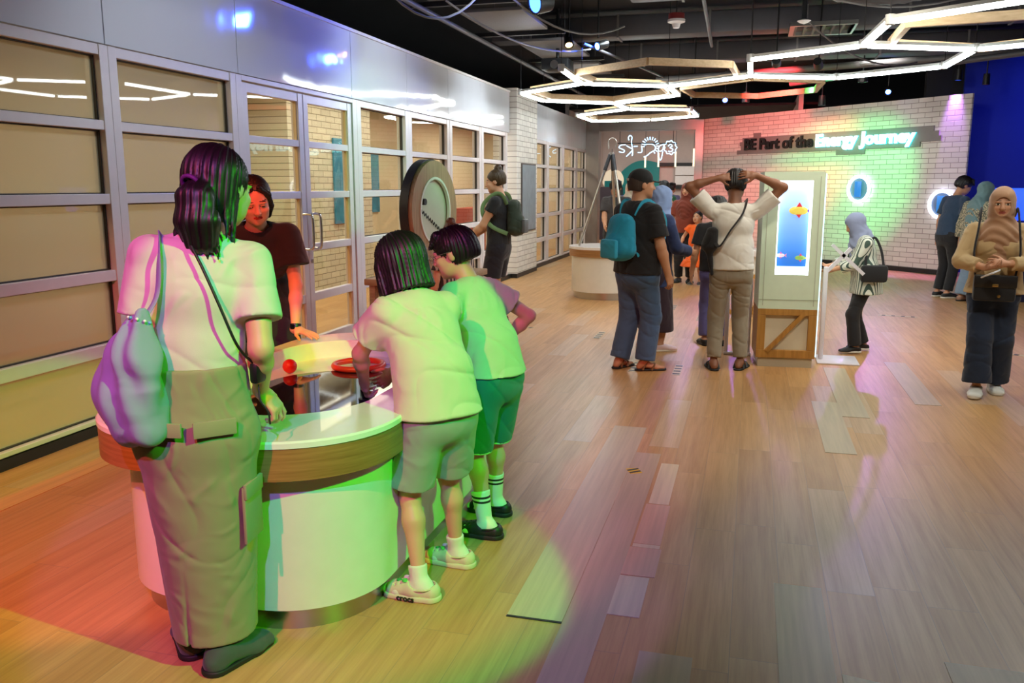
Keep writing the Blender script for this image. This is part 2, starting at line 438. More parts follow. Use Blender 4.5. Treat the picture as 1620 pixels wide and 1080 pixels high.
        if matfn:
            P = np.empty(len(me.vertices) * 3, np.float32); me.vertices.foreach_get('co', P); P = P.reshape(-1, 3)
            cen = np.empty(len(me.polygons) * 3, np.float32); me.polygons.foreach_get('center', cen)
            me.polygons.foreach_set('material_index', matfn(cen.reshape(-1, 3)).astype(np.int32))
        me.shade_smooth()
        return link(bpy.data.objects.new(name, me), parent)

def folds(amp, sx=1.0, dirs=((0.5, 0.2, 1.0), (-0.6, 0.3, 0.8)), freq=38.0, seed=0.0):
    def f(P, N):
        x, y, z = P[:, 0], P[:, 1], P[:, 2]; out = 0
        w = 1.7 * np.sin(9 * x + 4 * z + seed) + 1.3 * np.sin(7 * y - 6 * z + 2 * seed) + 0.8 * np.sin(17 * z + 11 * x - 9 * y + seed)
        for i, d in enumerate(dirs):
            ph = (x * d[0] + y * d[1] + z * d[2]) * freq * (1 + 0.3 * i) + w * (1.3 + 0.4 * i) + seed * (i + 1)
            r = 1 - np.abs(np.sin(ph * 0.5)); mask = 0.5 + 0.5 * np.sin(5 * x * (i + 1) + 6 * y + 7 * z + seed * 3 + i * 2)
            out = out + (r ** 3) * mask
        return (amp * sx * (out - 0.35)).astype(np.float32)
    return f

def Rz(a): c, s = math.cos(a), math.sin(a); return np.array([[c, -s, 0], [s, c, 0], [0, 0, 1.0]])
def Rx(a): c, s = math.cos(a), math.sin(a); return np.array([[1.0, 0, 0], [0, c, -s], [0, s, c]])
def Ry(a): c, s = math.cos(a), math.sin(a); return np.array([[c, 0, s], [0, 1.0, 0], [-s, 0, c]])
rad = math.radians
def ik(a, t, l1, l2, hint):
    a, t = np.array(a), np.array(t); d = t - a; L = np.linalg.norm(d); Lm = (l1 + l2) * 0.995
    if L > Lm: t = a + d / L * Lm; d = t - a; L = Lm
    u = d / L; x = (l1 * l1 - l2 * l2 + L * L) / (2 * L); h = math.sqrt(max(l1 * l1 - x * x, 0))
    hh = np.array(hint, float); hh = hh - u * (hh @ u); hh = nrm(hh)
    return a + u * x + hh * h, t

class Person:
    # local frame: x = the person's right, y = the way they face, z = up; metres
    def __init__(s, label, root, yaw, h=1.7, v=0.006, fat=1.0, hs=1.05, lean=0, side=0, twist=0, pel=(0, 0, 0), head=(0, 0, 0), neck=(0, 0, 0),
                 lw=None, rw=None, lel=(-0.5, -1, -0.3), rel=(0.5, -1, -0.3), la=None, ra=None, lkn=(0, 1, 0), rkn=(0, 1, 0), lfy=8, rfy=-8, sw=0.185, world=False, skin=None,
                 lh=None, rh=None, group=None, curl=0.35, name='person', female=False, lift=(0, 0)):
        s.k = k = h / 1.7; s.v = v; s.h = h; s.hs = hs; s.fat = fat; s.skin = skin; s.curl = curl; s.female = female
        s.yaw = rad(yaw); s.root = V3(root[0], root[1], 0)
        s.e = thing(name, label, 'person', (root[0], root[1], 0), s.yaw, group)
        s.Rw = Rz(s.yaw)
        loc = (lambda p: s.Rw.T @ (np.array(p, float) - s.root)) 
        s.tolocal = loc
        fix = lambda p: None if p is None else (loc(p[1:]) if p[0] == 'w' else np.array(p, float))
        s.pel = V3(0, 0, 0.90 * k) + V3(*pel)
        s.Rp = Rz(rad(twist * 0.3))
        s.Rt = Rz(rad(twist)) @ Ry(rad(side)) @ Rx(rad(-lean))
        T = lambda x, y, z: s.pel + s.Rt @ (V3(x, y, z) * k)
        s.waist = s.pel + (s.Rt @ V3(0, 0.0, 0.17) * 0.7 + V3(0, 0, 0.17) * 0.3) * k
        s.T = T
        s.chest = T(0, 0.0, 0.36); s.uch = T(0, -0.01, 0.46); s.nb = T(0, -0.015, 0.545)
        s.sh = [T(-sw, -0.01, 0.468), T(sw, -0.01, 0.468)]
        s.Rh = Rz(rad(head[0])) @ Rx(rad(-head[1])) @ Ry(rad(head[2]))
        hc = s.nb + s.Rt @ (V3(0, 0.015, 0.05) * k) + s.Rh @ V3(0, 0.02, 0.095) * k * hs + V3(*neck)
        s.hc = hc; s.H = lambda x, y, z: s.hc + s.Rh @ (V3(x, y, z) * k * hs)
        uA, fA = 0.285 * k, 0.25 * k
        s.wr, s.el = [None, None], [None, None]
        for i, (w, eh) in enumerate(((fix(lw), lel), (fix(rw), rel))):
            sx = -1 if i == 0 else 1
            if w is None: w = V3(sx * 0.27, 0.06, 0.82) * k + V3(*pel)
            s.el[i], s.wr[i] = ik(s.sh[i], w, uA, fA, eh)
        s.hip = [s.pel + s.Rp @ V3(-0.09, 0, -0.03) * k, s.pel + s.Rp @ V3(0.09, 0, -0.03) * k]
        s.an, s.kn = [None, None], [None, None]; s.fy = [rad(lfy), rad(rfy)]
        for i, (a, kh) in enumerate(((fix(la), lkn), (fix(ra), rkn))):
            sx = -1 if i == 0 else 1
            if a is None: a = V3(sx * 0.1 * k, 0, 0.085 * k)
            s.kn[i], s.an[i] = ik(s.hip[i], a, 0.41 * k, 0.39 * k, kh)
        s.hand = [lh, rh]
        pts = np.array([s.pel, s.nb, s.H(0, 0, .2), s.H(.12, .15, 0), s.H(-.12, -.15, 0)] + s.wr + s.el + s.an + s.kn + s.sh)
        s.lo = pts.min(0) - 0.24; s.hi = pts.max(0) + 0.24; s.lo[2] = min(s.an[0][2], s.an[1][2]) - 0.12
        s.bx = s.lo.copy(), s.hi.copy()
    def grid(s, v=None, lo=None, hi=None): return SD(s.lo if lo is None else lo, s.hi if hi is None else hi, v or s.v)
    # ----- building blocks
    def torso(s, g, inf=0.0, k=0.06, z0=-0.06, f=None):
        K = s.k; F = (f or s.fat); X = s.Rt[:, 0]; Xp = s.Rp[:, 0]
        hipw, wst = (1.62, 1.32) if s.female else (1.48, 1.38)
        r = lambda q: q * K * F * .9 + inf
        g.seg(s.pel + V3(0, 0, z0) * K, s.waist, r(.112), r(.098 if s.female else .106), k, fl=Xp, fs=hipw, fs2=wst)
        g.seg(s.waist, s.chest, r(.098 if s.female else .106), r(.115), k, fl=X, fs=wst, fs2=1.36)
        g.seg(s.chest, s.uch, r(.115), r(.088), k, fl=X, fs=1.36, fs2=1.55)
        m = (s.sh[0] + s.sh[1]) / 2 + s.Rt @ V3(0, 0, .02) * K
        for i in (0, 1): g.seg(s.sh[i] + (m - s.sh[i]) * .12, m, r(.045), r(.06), k * .5)
        if s.female and s.k > 0.88:
            for sx in (-1, 1): g.ell(s.T(sx * .075, .085, .33), V3(.062, .055, .062) * K + inf, s.Rt, .03)
    def arm(s, g, i, inf=0.0, t0=0.0, t1=1.0, k=0.03, cap=(0, 0), thick=1.0, fore=True):
        K = s.k * thick * (0.5 + 0.5 * s.fat)
        a, e, w = s.sh[i], s.el[i], s.wr[i]
        g.seg(a, e, .05 * K + inf, .038 * K + inf, k); 
        if fore:
            m = e + (w - e) * .3
            g.seg(e, m, .038 * K + inf, .039 * K + inf, k * .6); g.seg(m, w, .039 * K + inf, .025 * K + inf, k * .6)
    def sleeve(s, g, i, L, r0=.075, r1=.075, k=0.03):   # L: length in metres down the upper arm (may run on along the forearm)
        K = s.k; a, e, w = s.sh[i], s.el[i], s.wr[i]; l = np.linalg.norm(e - a); u = (e - a) / l
        r0 *= (.5 + .5 * s.fat); r1 *= (.5 + .5 * s.fat)
        if L <= l: g.seg(a, a + u * L, r0 * K, r1 * K, k, cap=(0, 1))
        else:
            g.seg(a, e, r0 * K, (r0 + r1) / 2 * K, k); q = nrm(w - e)
            g.seg(e, e + q * min(L - l, np.linalg.norm(w - e) - .0), (r0 + r1) / 2 * K, r1 * K, k * .6, cap=(0, 1))
    def leg(s, g, i, inf=0.0, k=0.035, thick=1.0):
        K = s.k * thick * (0.4 + 0.6 * s.fat); h, n, a = s.hip[i], s.kn[i], s.an[i]
        g.seg(h, n, .082 * K + inf, .05 * K + inf, k); bk = nrm(np.cross(nrm(n - a), s.Rp[:, 0])) * .012 * K
        bk = bk if bk[1] < 0 else -bk
        m = n + (a - n) * .3 + bk
        g.seg(n, m, .048 * K + inf, .052 * K + inf, k * .7); g.seg(m, a, .052 * K + inf, .03 * K + inf, k * .7)
    def foot(s, g, i, inf=0.0, k=0.02, L=1.0, sole=True):
        K = s.k; R = Rz(s.fy[i]); a = s.an[i]; b = V3(a[0], a[1], a[2] - .085 * K)
        P = lambda x, y, z: b + R @ (V3(x, y, z) * K)
        X = R[:, 0]
        g.seg(P(0, -.045, .035), P(0, -.02, .06), .03 * K + inf, .03 * K + inf, k)
        g.seg(P(0, -.02, .06), P(0, .10 * L, .028), .034 * K + inf, .024 * K + inf, k, fl=X, fs=1.1, fs2=1.6)
        g.seg(P(0, .10 * L, .026), P(0, .165 * L, .02), .024 * K + inf, .017 * K + inf, k, fl=X, fs=1.65, fs2=1.9)
        g.half(P(0, 0, 0.0 - 0), (0, 0, -1))
        return P
    def mkhand(s, g, i, d=None, n=None, curl=None, spread=7, sc=1.0, thumb=1.0, curls=None):
        # d: finger direction, n: the way the palm faces (fingers curl towards it)
        K = s.k * sc * 1.0; w = s.wr[i]; d = nrm(w - s.el[i]) if d is None else nrm(d)
        sx = -1 if i == 0 else 1
        n = V3(-sx, 0, 0) if n is None else np.array(n, float)
        n = nrm(n - d * (n @ d)); t = np.cross(n, d) * -sx    # towards the thumb
        curl = s.curl if curl is None else curl
        pc = w + d * .045 * K
        g.seg(w - d * .01 * K, w + d * .03 * K, .023 * K, .022 * K, .012, fl=t, fs=1.05, fs2=1.5)
        g.seg(w + d * .03 * K, w + d * .078 * K, .0155 * K, .0125 * K, .01, fl=t, fs=2.2, fs2=2.9)
        for j, (off, ln) in enumerate(((.029, .072), (.0095, .081), (-.0095, .075), (-.028, .058))):
            cu = curls[j] if curls else curl * (1 + .12 * j)
            b = w + d * (.082 - abs(off - .0095) * .16) * K + t * off * K
            dd = nrm(d + t * math.tan(rad(spread)) * off / .029); r = .0088 * K
            p = b - dd * .012 * K; q = b; 
            g.seg(p, q, r, r, .004)
            A = 0.0
            for m_, (fr, a_) in enumerate(((.45, cu * 45), (.31, cu * 60), (.24, cu * 40))):
                A += rad(a_); v_ = dd * math.cos(A) + n * math.sin(A); q2 = q + v_ * ln * fr * K
                g.seg(q, q2, r * (1 - .08 * m_), r * (.92 - .08 * m_), .003); q = q2
        tb = w + d * .022 * K + t * .024 * K
        td = nrm(t * .75 + d * .65 + n * .35 * thumb); t1 = tb + td * .038 * K
        td2 = nrm(td * .7 + d * .6 + n * .3 * thumb * (0.4 + curl)); t2 = t1 + td2 * .03 * K
        g.seg(tb, t1, .0135 * K, .0105 * K, .008); g.seg(t1, t2, .0105 * K, .0085 * K, .003)
        td3 = nrm(td2 + n * .35 * curl); g.seg(t2, t2 + td3 * .02 * K, .009 * K, .0078 * K, .003)
    def headshape(s, g, face=True, ear=True):
        E = lambda c, r, k=.02, op='u': g.ell(s.H(*c), V3(*r) * s.k * s.hs, s.Rh, k, op)
        q = s.k * s.hs
        E((0, -.012, .028), (.074, .094, .085)); E((0, .022, -.018), (.060, .072, .088), .03)
        E((0, .052, -.078), (.028, .032, .028), .03)
        for sx in (-1, 1):
            E((sx * .033, .042, -.055), (.026, .036, .035), .03); E((sx * .037, .066, -.022), (.024, .022, .02), .02)
            if face:
                E((sx * .032, .094, .006), (.02, .017, .012), .012, 's'); E((sx * .032, .08, .005), (.0145, .0135, .0125), .003)
                E((sx * .032, .086, .024), (.022, .01, .006), .012)
            if ear: E((sx * .076, -.006, -.004), (.01, .02, .03), .006)
        if face:
            g.seg(s.H(0, .09, .014), s.H(0, .107, -.024), .0075 * q, .0125 * q, .012)
            E((0, .102, -.029), (.0185, .012, .0095), .008)
            g.seg(s.H(-.019, .0835, -.051), s.H(.019, .0835, -.051), .0062 * q, .0062 * q, .005); g.seg(s.H(0, .091, -.0475), s.H(0, .091, -.0475), .0075 * q, .0075 * q, .008)
            g.seg(s.H(-.014, .085, -.0605), s.H(.014, .085, -.0605), .0068 * q, .0068 * q, .005)
            E((0, .072, -.088), (.02, .018, .016), .02)
        g.seg(s.nb + s.Rt @ V3(0, 0, -.03) * s.k, s.H(0, -.012, -.05), .058 * s.k * (.6 + .4 * s.fat), .053 * s.k * (.6 + .4 * s.fat), .025)
    def facemats(s):    # 0 skin, 1 lips, 2 brow, 3 eye white, 4 dark eye
        q = s.k * s.hs
        def f(c):
            l = (c - s.hc) @ s.Rh / q; x, y, z = np.abs(l[:, 0]), l[:, 1], l[:, 2]; o = np.zeros(len(c)); fr = y > .055
            o[fr & (((x / .0235) ** 2 + ((z + .0555) / .0095) ** 2) < 1) & (y > .079)] = 1
            o[fr & (np.abs(z - .0315 + .35 * np.maximum(x - .034, 0) ** 1.2) < .0027) & (x > .014) & (x < .052)] = 2
            ee = ((x - .032) / .0150) ** 2 + ((z - .004) / (.0065 if s.eyes == 'open' else .0024)) ** 2 < 1
            o[fr & ee] = 3 if s.eyes == 'open' else 4
            if s.eyes == 'open': o[fr & ee & ((((x - .032) / .006) ** 2 + ((z - .004) / .0068) ** 2) < 1)] = 4
            if s.eyes == 'open': o[fr & (((x - .032) / .017) ** 2 < 1) & (np.abs(z - .0105 + ((x - .032) ** 2) * 16) < .0017)] = 4
            return o
        return f
    eyes = 'down'
    def body(s, face=True, arms=(1, 1), feet=True, lips=None, v=None, hands=True, legs=True, ear=True, thick=1.0):
        g = s.grid(v); s.torso(g); s.headshape(g, face, ear)
        for i in (0, 1):
            s.arm(g, i, thick=thick)
            if hands:
                hd = s.hand[i] or {}
                s.mkhand(g, i, **hd)
            if legs: s.leg(g, i, thick=thick)
            if feet: s.foot(g, i)
        sk = s.skin
        ms = [sk, lips or mat('lips', rgb(150, 62, 58), .4), mat('brow', rgb(62, 44, 38), .8), mat('eye_white', rgb(225, 220, 212), .25), mat('eye_dark', rgb(24, 17, 15), .3)]
        return g.mesh('body', ms, s.e, matfn=s.facemats() if face else None)
    def tee(s, m, inf=.011, L=.19, hem=-.02, neck=.07, v=None, amp=.004, name='t_shirt', th=.012, r0=.062, r1=.074, flare=0.0, seed=0.0, freq=34, sleeves=True, extra=None, torsok=.06):
        g = s.grid(v); s.torso(g, inf, torsok, z0=min(hem - .02, -.02)); K = s.k
        hz = s.pel[2] + hem * K
        if hem < .1: g.seg(V3(s.pel[0], s.pel[1], hz - .02), s.waist, .108 * K * s.fat + inf + flare, .104 * K * s.fat + inf, .05, fl=s.Rp[:, 0], fs=1.5 if not s.female else 1.5, fs2=1.35, cap=(1, 0))
        if sleeves:
            for i in (0, 1): s.sleeve(g, i, L * K, r0, r1)
        if extra: extra(g)
        g.half((0, 0, hz), (0, 0, -1))
        if th: g.shell(th)
        nk = s.nb + s.Rt @ V3(0, .012, .03) * K
        g.seg(nk - s.Rt @ V3(0, -.0, .02) * K, nk + s.Rt @ V3(0, .01, .15) * K, neck * K, neck * K * 1.3, 0, op='s', cap=(0, 0))
        return g.mesh(name, m, s.e, disp=folds(amp, seed=seed, freq=freq) if amp else None)
    def pants(s, m, inf=.018, end=1.0, r=(.1, .075, .065), name='trousers', amp=.004, v=None, top=.06, seed=1.0, th=0, join=.05, wide=1.0, freq=40):
        g = s.grid(v, hi=(s.hi[0], s.hi[1], s.pel[2] + .25)); K = s.k; F = s.fat
        g.seg(s.pel + V3(0, 0, -.07) * K, s.pel + V3(0, 0, top) * K, .11 * K * F + inf * .6, .1 * K * F + inf * .6, join, fl=s.Rp[:, 0], fs=1.5, fs2=1.4, cap=(0, 1))
        for i in (0, 1):
            h, n, a = s.hip[i], s.kn[i], s.an[i]
            hh = h + V3(0, 0, -.0)
            if end <= .5:
                q = h + (n - h) * end * 2; g.seg(hh, q, r[0] * K * F, r[1] * K * F, .03, cap=(0, 1), fl=s.Rp[:, 0], fs=1.0, fs2=wide)
            else:
                g.seg(hh, n, r[0] * K * F, r[1] * K * F, .03); q = n + (a - n) * (end - .5) * 2; g.seg(n, q, r[1] * K * F, r[2] * K * F, .02, cap=(0, 1))
        if th: g.shell(th); g.half(s.pel + V3(0, 0, top) * K, (0, 0, 1))
        return g.mesh(name, m, s.e, disp=folds(amp, seed=seed, freq=freq, dirs=((.2, .3, 1), (.5, -.4, .8))) if amp else None)
    def skirt(s, m, z1, r0=.125, r1=.2, top=.08, name='skirt', fs=1.4, fs2=1.3, amp=.006, v=None, bot=None, seed=2.0, verti=True, cut=None, k=.04):
        g = s.grid(v, hi=(s.hi[0], s.hi[1], s.pel[2] + .25), lo=s.lo - .1); K = s.k
        b = V3(*(bot or (0, 0)), z1); X = s.Rp[:, 0]
        g.seg(s.pel + V3(0, 0, top) * K, s.pel + V3(0, 0, -.1) * K, r0 * K * .92, r0 * K * 1.04, k, fl=X, fs=fs, cap=(1, 0))
        g.seg(s.pel + V3(0, 0, -.1) * K, b, r0 * K * 1.04, r1 * K, k, fl=X, fs=fs, fs2=fs2, cap=(0, 1))
        if cut: cut(g)
        d = folds(amp, seed=seed, freq=46, dirs=((1, .2, .12), (.3, 1, -.1))) if verti else folds(amp, seed=seed)
        return g.mesh(name, m, s.e, disp=d)
    def hair(s, m, kind='short', v=None, name='hair', strand=.0018, extra=None, cut=None):
        g = s.grid(v or min(s.v, .006), lo=s.hc - .3 * s.hs, hi=s.hc + .22); q = s.k * s.hs
        g.ell(s.H(0, -.02, .035), V3(.083, .1, .087) * q, s.Rh, .01); g.ell(s.H(0, -.045, -.01), V3(.074, .07, .08) * q, s.Rh, .02)
        if extra: extra(g, s.H, q)
        g.ell(s.H(0, .095, -.035), V3(.062, .07, .085) * q, s.Rh, .012, 's')
        if cut: cut(g, s.H, q)
        if kind == 'short': g.half(s.H(0, 0, -.055), s.Rh @ V3(0, -.15, -1))
        if kind == 'short':
            for sx in (-1, 1): g.ell(s.H(sx * .085, .012, -.03), V3(.02, .03, .045) * q, s.Rh, .006, 's')
        def dsp(P, N):
            l = (P - s.hc) @ s.Rh / q; az = np.arctan2(l[:, 0], -l[:, 1] + .02)
            return (strand * (np.sin(az * 46 + 1.6 * np.sin(l[:, 2] * 14 + az * 3)) + .6 * np.sin(az * 83 + 1.2 * np.sin(l[:, 2] * 12)) + .6 * np.sin(az * 21 + 2 + l[:, 2] * 6))).astype(np.float32)
        return g.mesh(name, m, s.e, disp=dsp)
    def shoes(s, m, ms, i=None, inf=.008, name='shoe', high=.0, v=None, sole=.022, open_=False):
        for i in ((0, 1) if i is None else (i,)):
            R = Rz(s.fy[i]); a = s.an[i]; K = s.k; b = V3(a[0], a[1], a[2] - .085 * K)
            lo = b - .2 * K; hi = b + .24 * K; lo[2] = b[2] - .03; g = SD(lo, hi, v or min(s.v, .005))
            P = s.foot(g, i, inf, .02)
            g.half(P(0, 0, .075 + high), R @ V3(0, -.1, 1)); g.half(P(0, 0, sole * .6), (0, 0, -1))
            o = g.mesh(name, m, s.e)
            g = SD(lo, hi, v or min(s.v, .005)); X = R[:, 0]
            g.seg(P(0, -.045, .012), P(0, .10, .012), (.036 + inf) * K, (.036 + inf) * K, .01, fl=X, fs=1.0, fs2=1.22); g.seg(P(0, .10, .012), P(.002, .155, .012), (.036 + inf) * K, (.03 + inf) * K, .01, fl=X, fs=1.22, fs2=1.22)
            g.half((0, 0, b[2] + sole), (0, 0, 1)); g.half((0, 0, b[2]), (0, 0, -1)); g.mesh('sole', ms, o)
    def hijab(s, m, drape=.2, v=None, chestf=.10, back=True, name='hijab', amp=.005, seed=3.0, wide=1.0, face=(.052, .064), dz=0.0, th=.0):
        g = s.grid(v); q = s.k * s.hs; K = s.k
        g.ell(s.H(0, -.008, .03), V3(.09, .112, .1) * q, s.Rh, .01); g.ell(s.H(0, .02, -.045), V3(.082, .088, .085) * q, s.Rh, .03)
        g.seg(s.H(0, .0, -.07), s.nb + s.Rt @ V3(0, .01, -.0) * K, .082 * K, .09 * K, .05)
        m_ = s.T(0, .0, .47)
        g.seg(s.nb, s.T(0, .03, .47 - drape * .3), .09 * K, .105 * K, .06, fl=s.Rt[:, 0], fs=1.0, fs2=1.75 * wide)
        g.seg(s.T(0, .05, .45), s.T(0, .06, .47 - drape), .1 * K, .1 * K, .05, fl=s.Rt[:, 0], fs=1.5 * wide, fs2=1.05)
        if back: g.seg(s.T(0, -.04, .47), s.T(0, -.06, .47 - drape), .09 * K, .085 * K, .05, fl=s.Rt[:, 0], fs=1.6 * wide, fs2=1.4)
        g.ell(s.H(0, .1, -.012 + dz), V3(face[0], .085, face[1]) * q, s.Rh, .006, 's')
        def dsp(P, N):
            l = (P - s.hc) @ s.Rh / q; r = np.sqrt(l[:, 0] ** 2 + (l[:, 2] + .02) ** 2)
            low = np.clip((-.06 - l[:, 2]) * 14, 0, 1)
            a = np.sin(l[:, 2] * 95 + 9 * l[:, 0] ** 2 * 60 + 2.5 * np.sin(l[:, 0] * 18 + seed) + seed) * low + np.sin(r * 120 + 3 * l[:, 1] * 20) * .35 * (1 - low)
            return (amp * a).astype(np.float32)
        return g.mesh(name, m, s.e, disp=dsp)
# ================================================================ the room
white = mat('white_paint', rgb(226, 222, 222), .35)
frame_m = mat('white_frame', rgb(214, 206, 208), .3)
black = mat('black_plastic', rgb(22, 22, 24), .45)
dark = mat('ceiling_black', rgb(26, 26, 30), .8)
steel = mat('brushed_steel', rgb(190, 186, 180), .28, 1.0)
chrome = mat('chrome', rgb(220, 222, 225), .12, 1.0)
FL = floor_mat(); BR = brick_mat(); BRY = brick_mat('white_brick_side', 'y')
oak = wood_mat('oak', (150, 104, 56), (186, 138, 84)); oakx = wood_mat('oak_long', (164, 116, 52), (198, 146, 74), axis=2)
beige = mat('beige_wall', rgb(206, 190, 160), .7)
led = mat('led_white', rgb(255, 255, 255), .5, emit=(0.93, 1.0, 0.97, 1), es=LEDE)

structure(box('floor', (-8, -5, -.1), (11, 31, 0), FL))
structure(box('ceiling', (-8, -5, 4.1), (11, 31, 4.2), dark))
# glossy wavy upper panel of the left wall
n = NB('gloss_panel'); 
n.b.inputs['Base Color'].default_value = rgb(212, 214, 222); n.b.inputs['Roughness'].default_value = .08
n.b.inputs['Specular IOR Level'].default_value = .7
px_, py_, pz_ = n.sep(n.tc)
h1 = n.noise(n.comb(0, n.math('MULTIPLY', py_, 1.5), n.math('MULTIPLY', pz_, 1.0)), 1.0, 2); n.bump(h1, .35, .03)
gloss = n.m
bm = bmesh.new(); ys = [-4.95, -2.0, .85, 2.3, 3.8, 5.72 - .91, 6.3, 8.36, 9.85, 11.31, 12.76, 14.4]
for a, b in zip(ys[:-1], ys[1:]): add_box(bm, (-4.12, a + .004, 2.465), (-4.0, b - .004, 3.12), .003)
wl = structure(bm_obj('wall_left', bm, gloss))
bm = bmesh.new()
for a, b in ((15.85, 17.2), (17.2, 19.2), (19.2, 21.5)): add_box(bm, (-4.12, a + .004, 2.42), (-4.0, b - .004, 3.12), .003)
bm_obj('upper_panel', bm, gloss, wl)
box('capping', (-4.14, -4.95, 3.12), (-3.985, 14.4, 3.15), white, wl)
gl = glass_mat('window_glass', (.86, .86, .8), 1.5)
gl_b = glass_mat('window_film_glass', (.9, .88, .8), 1.5, .45, (.54, .49, .34))
gask = mat('gasket', rgb(40, 34, 30), .6)
rows = [(.10, .49), (.57, .97), (1.04, 1.465), (1.53, 1.93), (1.99, 2.39)]
def window(i, y0, y1, g, hm=.085, rows=rows, top=2.455, kick=True):
    m0, m1 = y0 - hm, y1 + hm
    bm = bmesh.new()
    for a, b in ((m0, y0), (y1, m1)): add_box(bm, (-4.1, a, .07), (-3.985, b, top), .004)
    zz = [.07] + [v for r in rows for v in r] + [top]
    for a, b in zip(zz[::2], zz[1::2]): add_box(bm, (-4.095, y0, a), (-3.99, y1, b), .004)
    w = structure(bm_obj('window_%d' % i, bm, frame_m))
    bm = bmesh.new()
    for a, b in rows:
        for q in ((y0, a, y0 + .01, b), (y1 - .01, a, y1, b), (y0, a, y1, a + .008), (y0, b - .008, y1, b)): add_box(bm, (-4.06, q[0], q[1]), (-4.03, q[2], q[3]))
    bm_obj('gasket', bm, gask, w)
    for a, b in rows: box('pane', (-4.053, y0 + .004, a + .004), (-4.047, y1 - .004, b - .004), g, w)
    return w
for i, (a, b) in enumerate([(-2.0, -.6), (-.43, .97), (1.14, 1.93 + .4), (2.5, 3.22), (3.39, 4.735), (4.89, 6.16)]): window(i + 1, a, b, gl_b, .077)
for i, (a, b) in enumerate([(8.53, 9.75), (9.95, 11.21), (11.42, 12.65), (12.87, 14.11)]): window(i + 7, a, b, gl, .1)
for i, (a, b) in enumerate([(15.95, 17.12), (17.34, 18.55), (18.82, 20.08), (20.31, 21.4)]): window(i + 11, a, b, gl, .1)
structure(box('baseboard_left', (-4.13, -4.95, 0), (-3.98, 6.24, .065), black))
structure(box('baseboard_left', (-4.13, 8.43, 0), (-3.98, 14.45, .075), black))
structure(box('baseboard_left', (-4.13, 15.85, 0), (-3.98, 21.45, .075), black))
# the double door
bm = bmesh.new()
for a, b in ((6.237, 6.32), (8.335, 8.43)): add_box(bm, (-4.1, a, .0), (-3.985, b, 2.455), .004)
add_box(bm, (-4.1, 6.32, 2.415), (-3.985, 8.335, 2.455), .004)
dr = structure(bm_obj('door_1', bm, frame_m))
for y0, y1, hy in ((6.33, 7.322, 7.25), (7.333, 8.327, 7.405)):
    bm = bmesh.new(); p0, p1 = y0 + .085, y1 - .085
    for a, b in ((y0, p0), (p1, y1)): add_box(bm, (-4.075, a, .015), (-4.0, b, 2.405), .004)
    zz = [.015, .14, .49, .57, .97, 1.04, 1.465, 1.53, 1.93, 1.99, 2.33, 2.405]
    for a, b in zip(zz[::2], zz[1::2]): add_box(bm, (-4.07, p0, a), (-4.005, p1, b), .004)
    lf = bm_obj('door_leaf', bm, frame_m, dr)
    for a, b in zip(zz[1:-1:2], zz[2::2]):
        box('pane', (-4.045, p0 + .003, a + .003), (-4.04, p1 - .003, b - .003), gl, lf)
    gb = bmesh.new()
    for a, b in zip(zz[1:-1:2], zz[2::2]):
        for q in ((p0, a, p0 + .009, b), (p1 - .009, a, p1, b)): add_box(gb, (-4.05, q[0], q[1]), (-4.02, q[2], q[3]))
    bm_obj('gasket', gb, mat('pale_oak', rgb(216, 186, 140), .5), lf)
    tube('door_handle', smooth_path([(-4.0, hy, 1.32), (-3.93, hy, 1.32), (-3.905, hy, 1.28), (-3.905, hy, 1.05), (-3.93, hy, 1.0), (-4.0, hy, 1.0)], 5), .013, chrome, lf)
    if hy > 7.3: tube('lock', [(-4.01, 7.375, .88), (-3.985, 7.375, .88)], .018, steel, lf, 14)
# brick column between the two glazed walls, with a slate board
structure(box('wall_column', (-4.3, 14.42, .075), (-3.88, 15.86, 3.2), BRY))
structure(box('baseboard_column', (-4.3, 14.415, 0), (-3.872, 15.865, .076), black))
bd = thing('display_board', 'tall narrow blue-grey board in thin dark frame on brick column', 'board', (-3.88, 15.2, 0))
def lo(x, y, z): return (x, y, z)
box('frame', (0, -.5, .78), (.02, .5, 1.97), mat('bronze', rgb(70, 62, 58), .4), bd)
box('board_face', (.012, -.475, .805), (.026, .475, 1.945), mat('slate_blue', rgb(132, 146, 158), .5, noise=.25, nscale=6), bd)
# rooms behind the glass
bmi = mat('inner_wall', rgb(214, 200, 172), .8)
structure(box('wall_inner', (-6.9, -5, 0), (-6.8, 21.6, 3.0), bmi))
structure(box('ceiling_inner', (-6.9, -5, 2.95), (-4.15, 21.6, 3.0), mat('inner_ceiling', rgb(200, 196, 188), .8)))
structure(box('wall_inner_end', (-6.8, 21.45, 0), (-4.14, 21.6, 2.95), bmi))
structure(box('wall_inner_partition', (-6.8, 9.2, 0), (-5.2, 9.3, 2.95), bmi)) if 0 else None
structure(box('wall_inner_brick', (-6.8, 10.9, 0), (-6.2, 13.6, 2.95), brick_mat('cream_brick', 'y', c1=(214, 206, 188), mort=(132, 120, 100))))
structure(box('wall_inner_near', (-5.7, -4.9, 0), (-5.6, 5.0, 2.94), mat('inner_beige', rgb(196, 180, 146), .8)))
for nm, y0, y1, z0, z1, lb in (('poster', 12.2, 12.95, 1.0, 2.3, 'blue poster on the inner brick wall seen through the door glass'), ('poster', 14.4, 15.2, 1.1, 2.2, 'blue poster further along seen through the window past the doors')):
    x0 = -6.2 if y0 < 13 else -6.8
    p = box(nm, (x0 + .005, y0, z0), (x0 + .03, y1, z1), mat('poster_blue', rgb(40, 130, 170), .5, noise=.6, nscale=5)); tag(p, lb, 'poster')
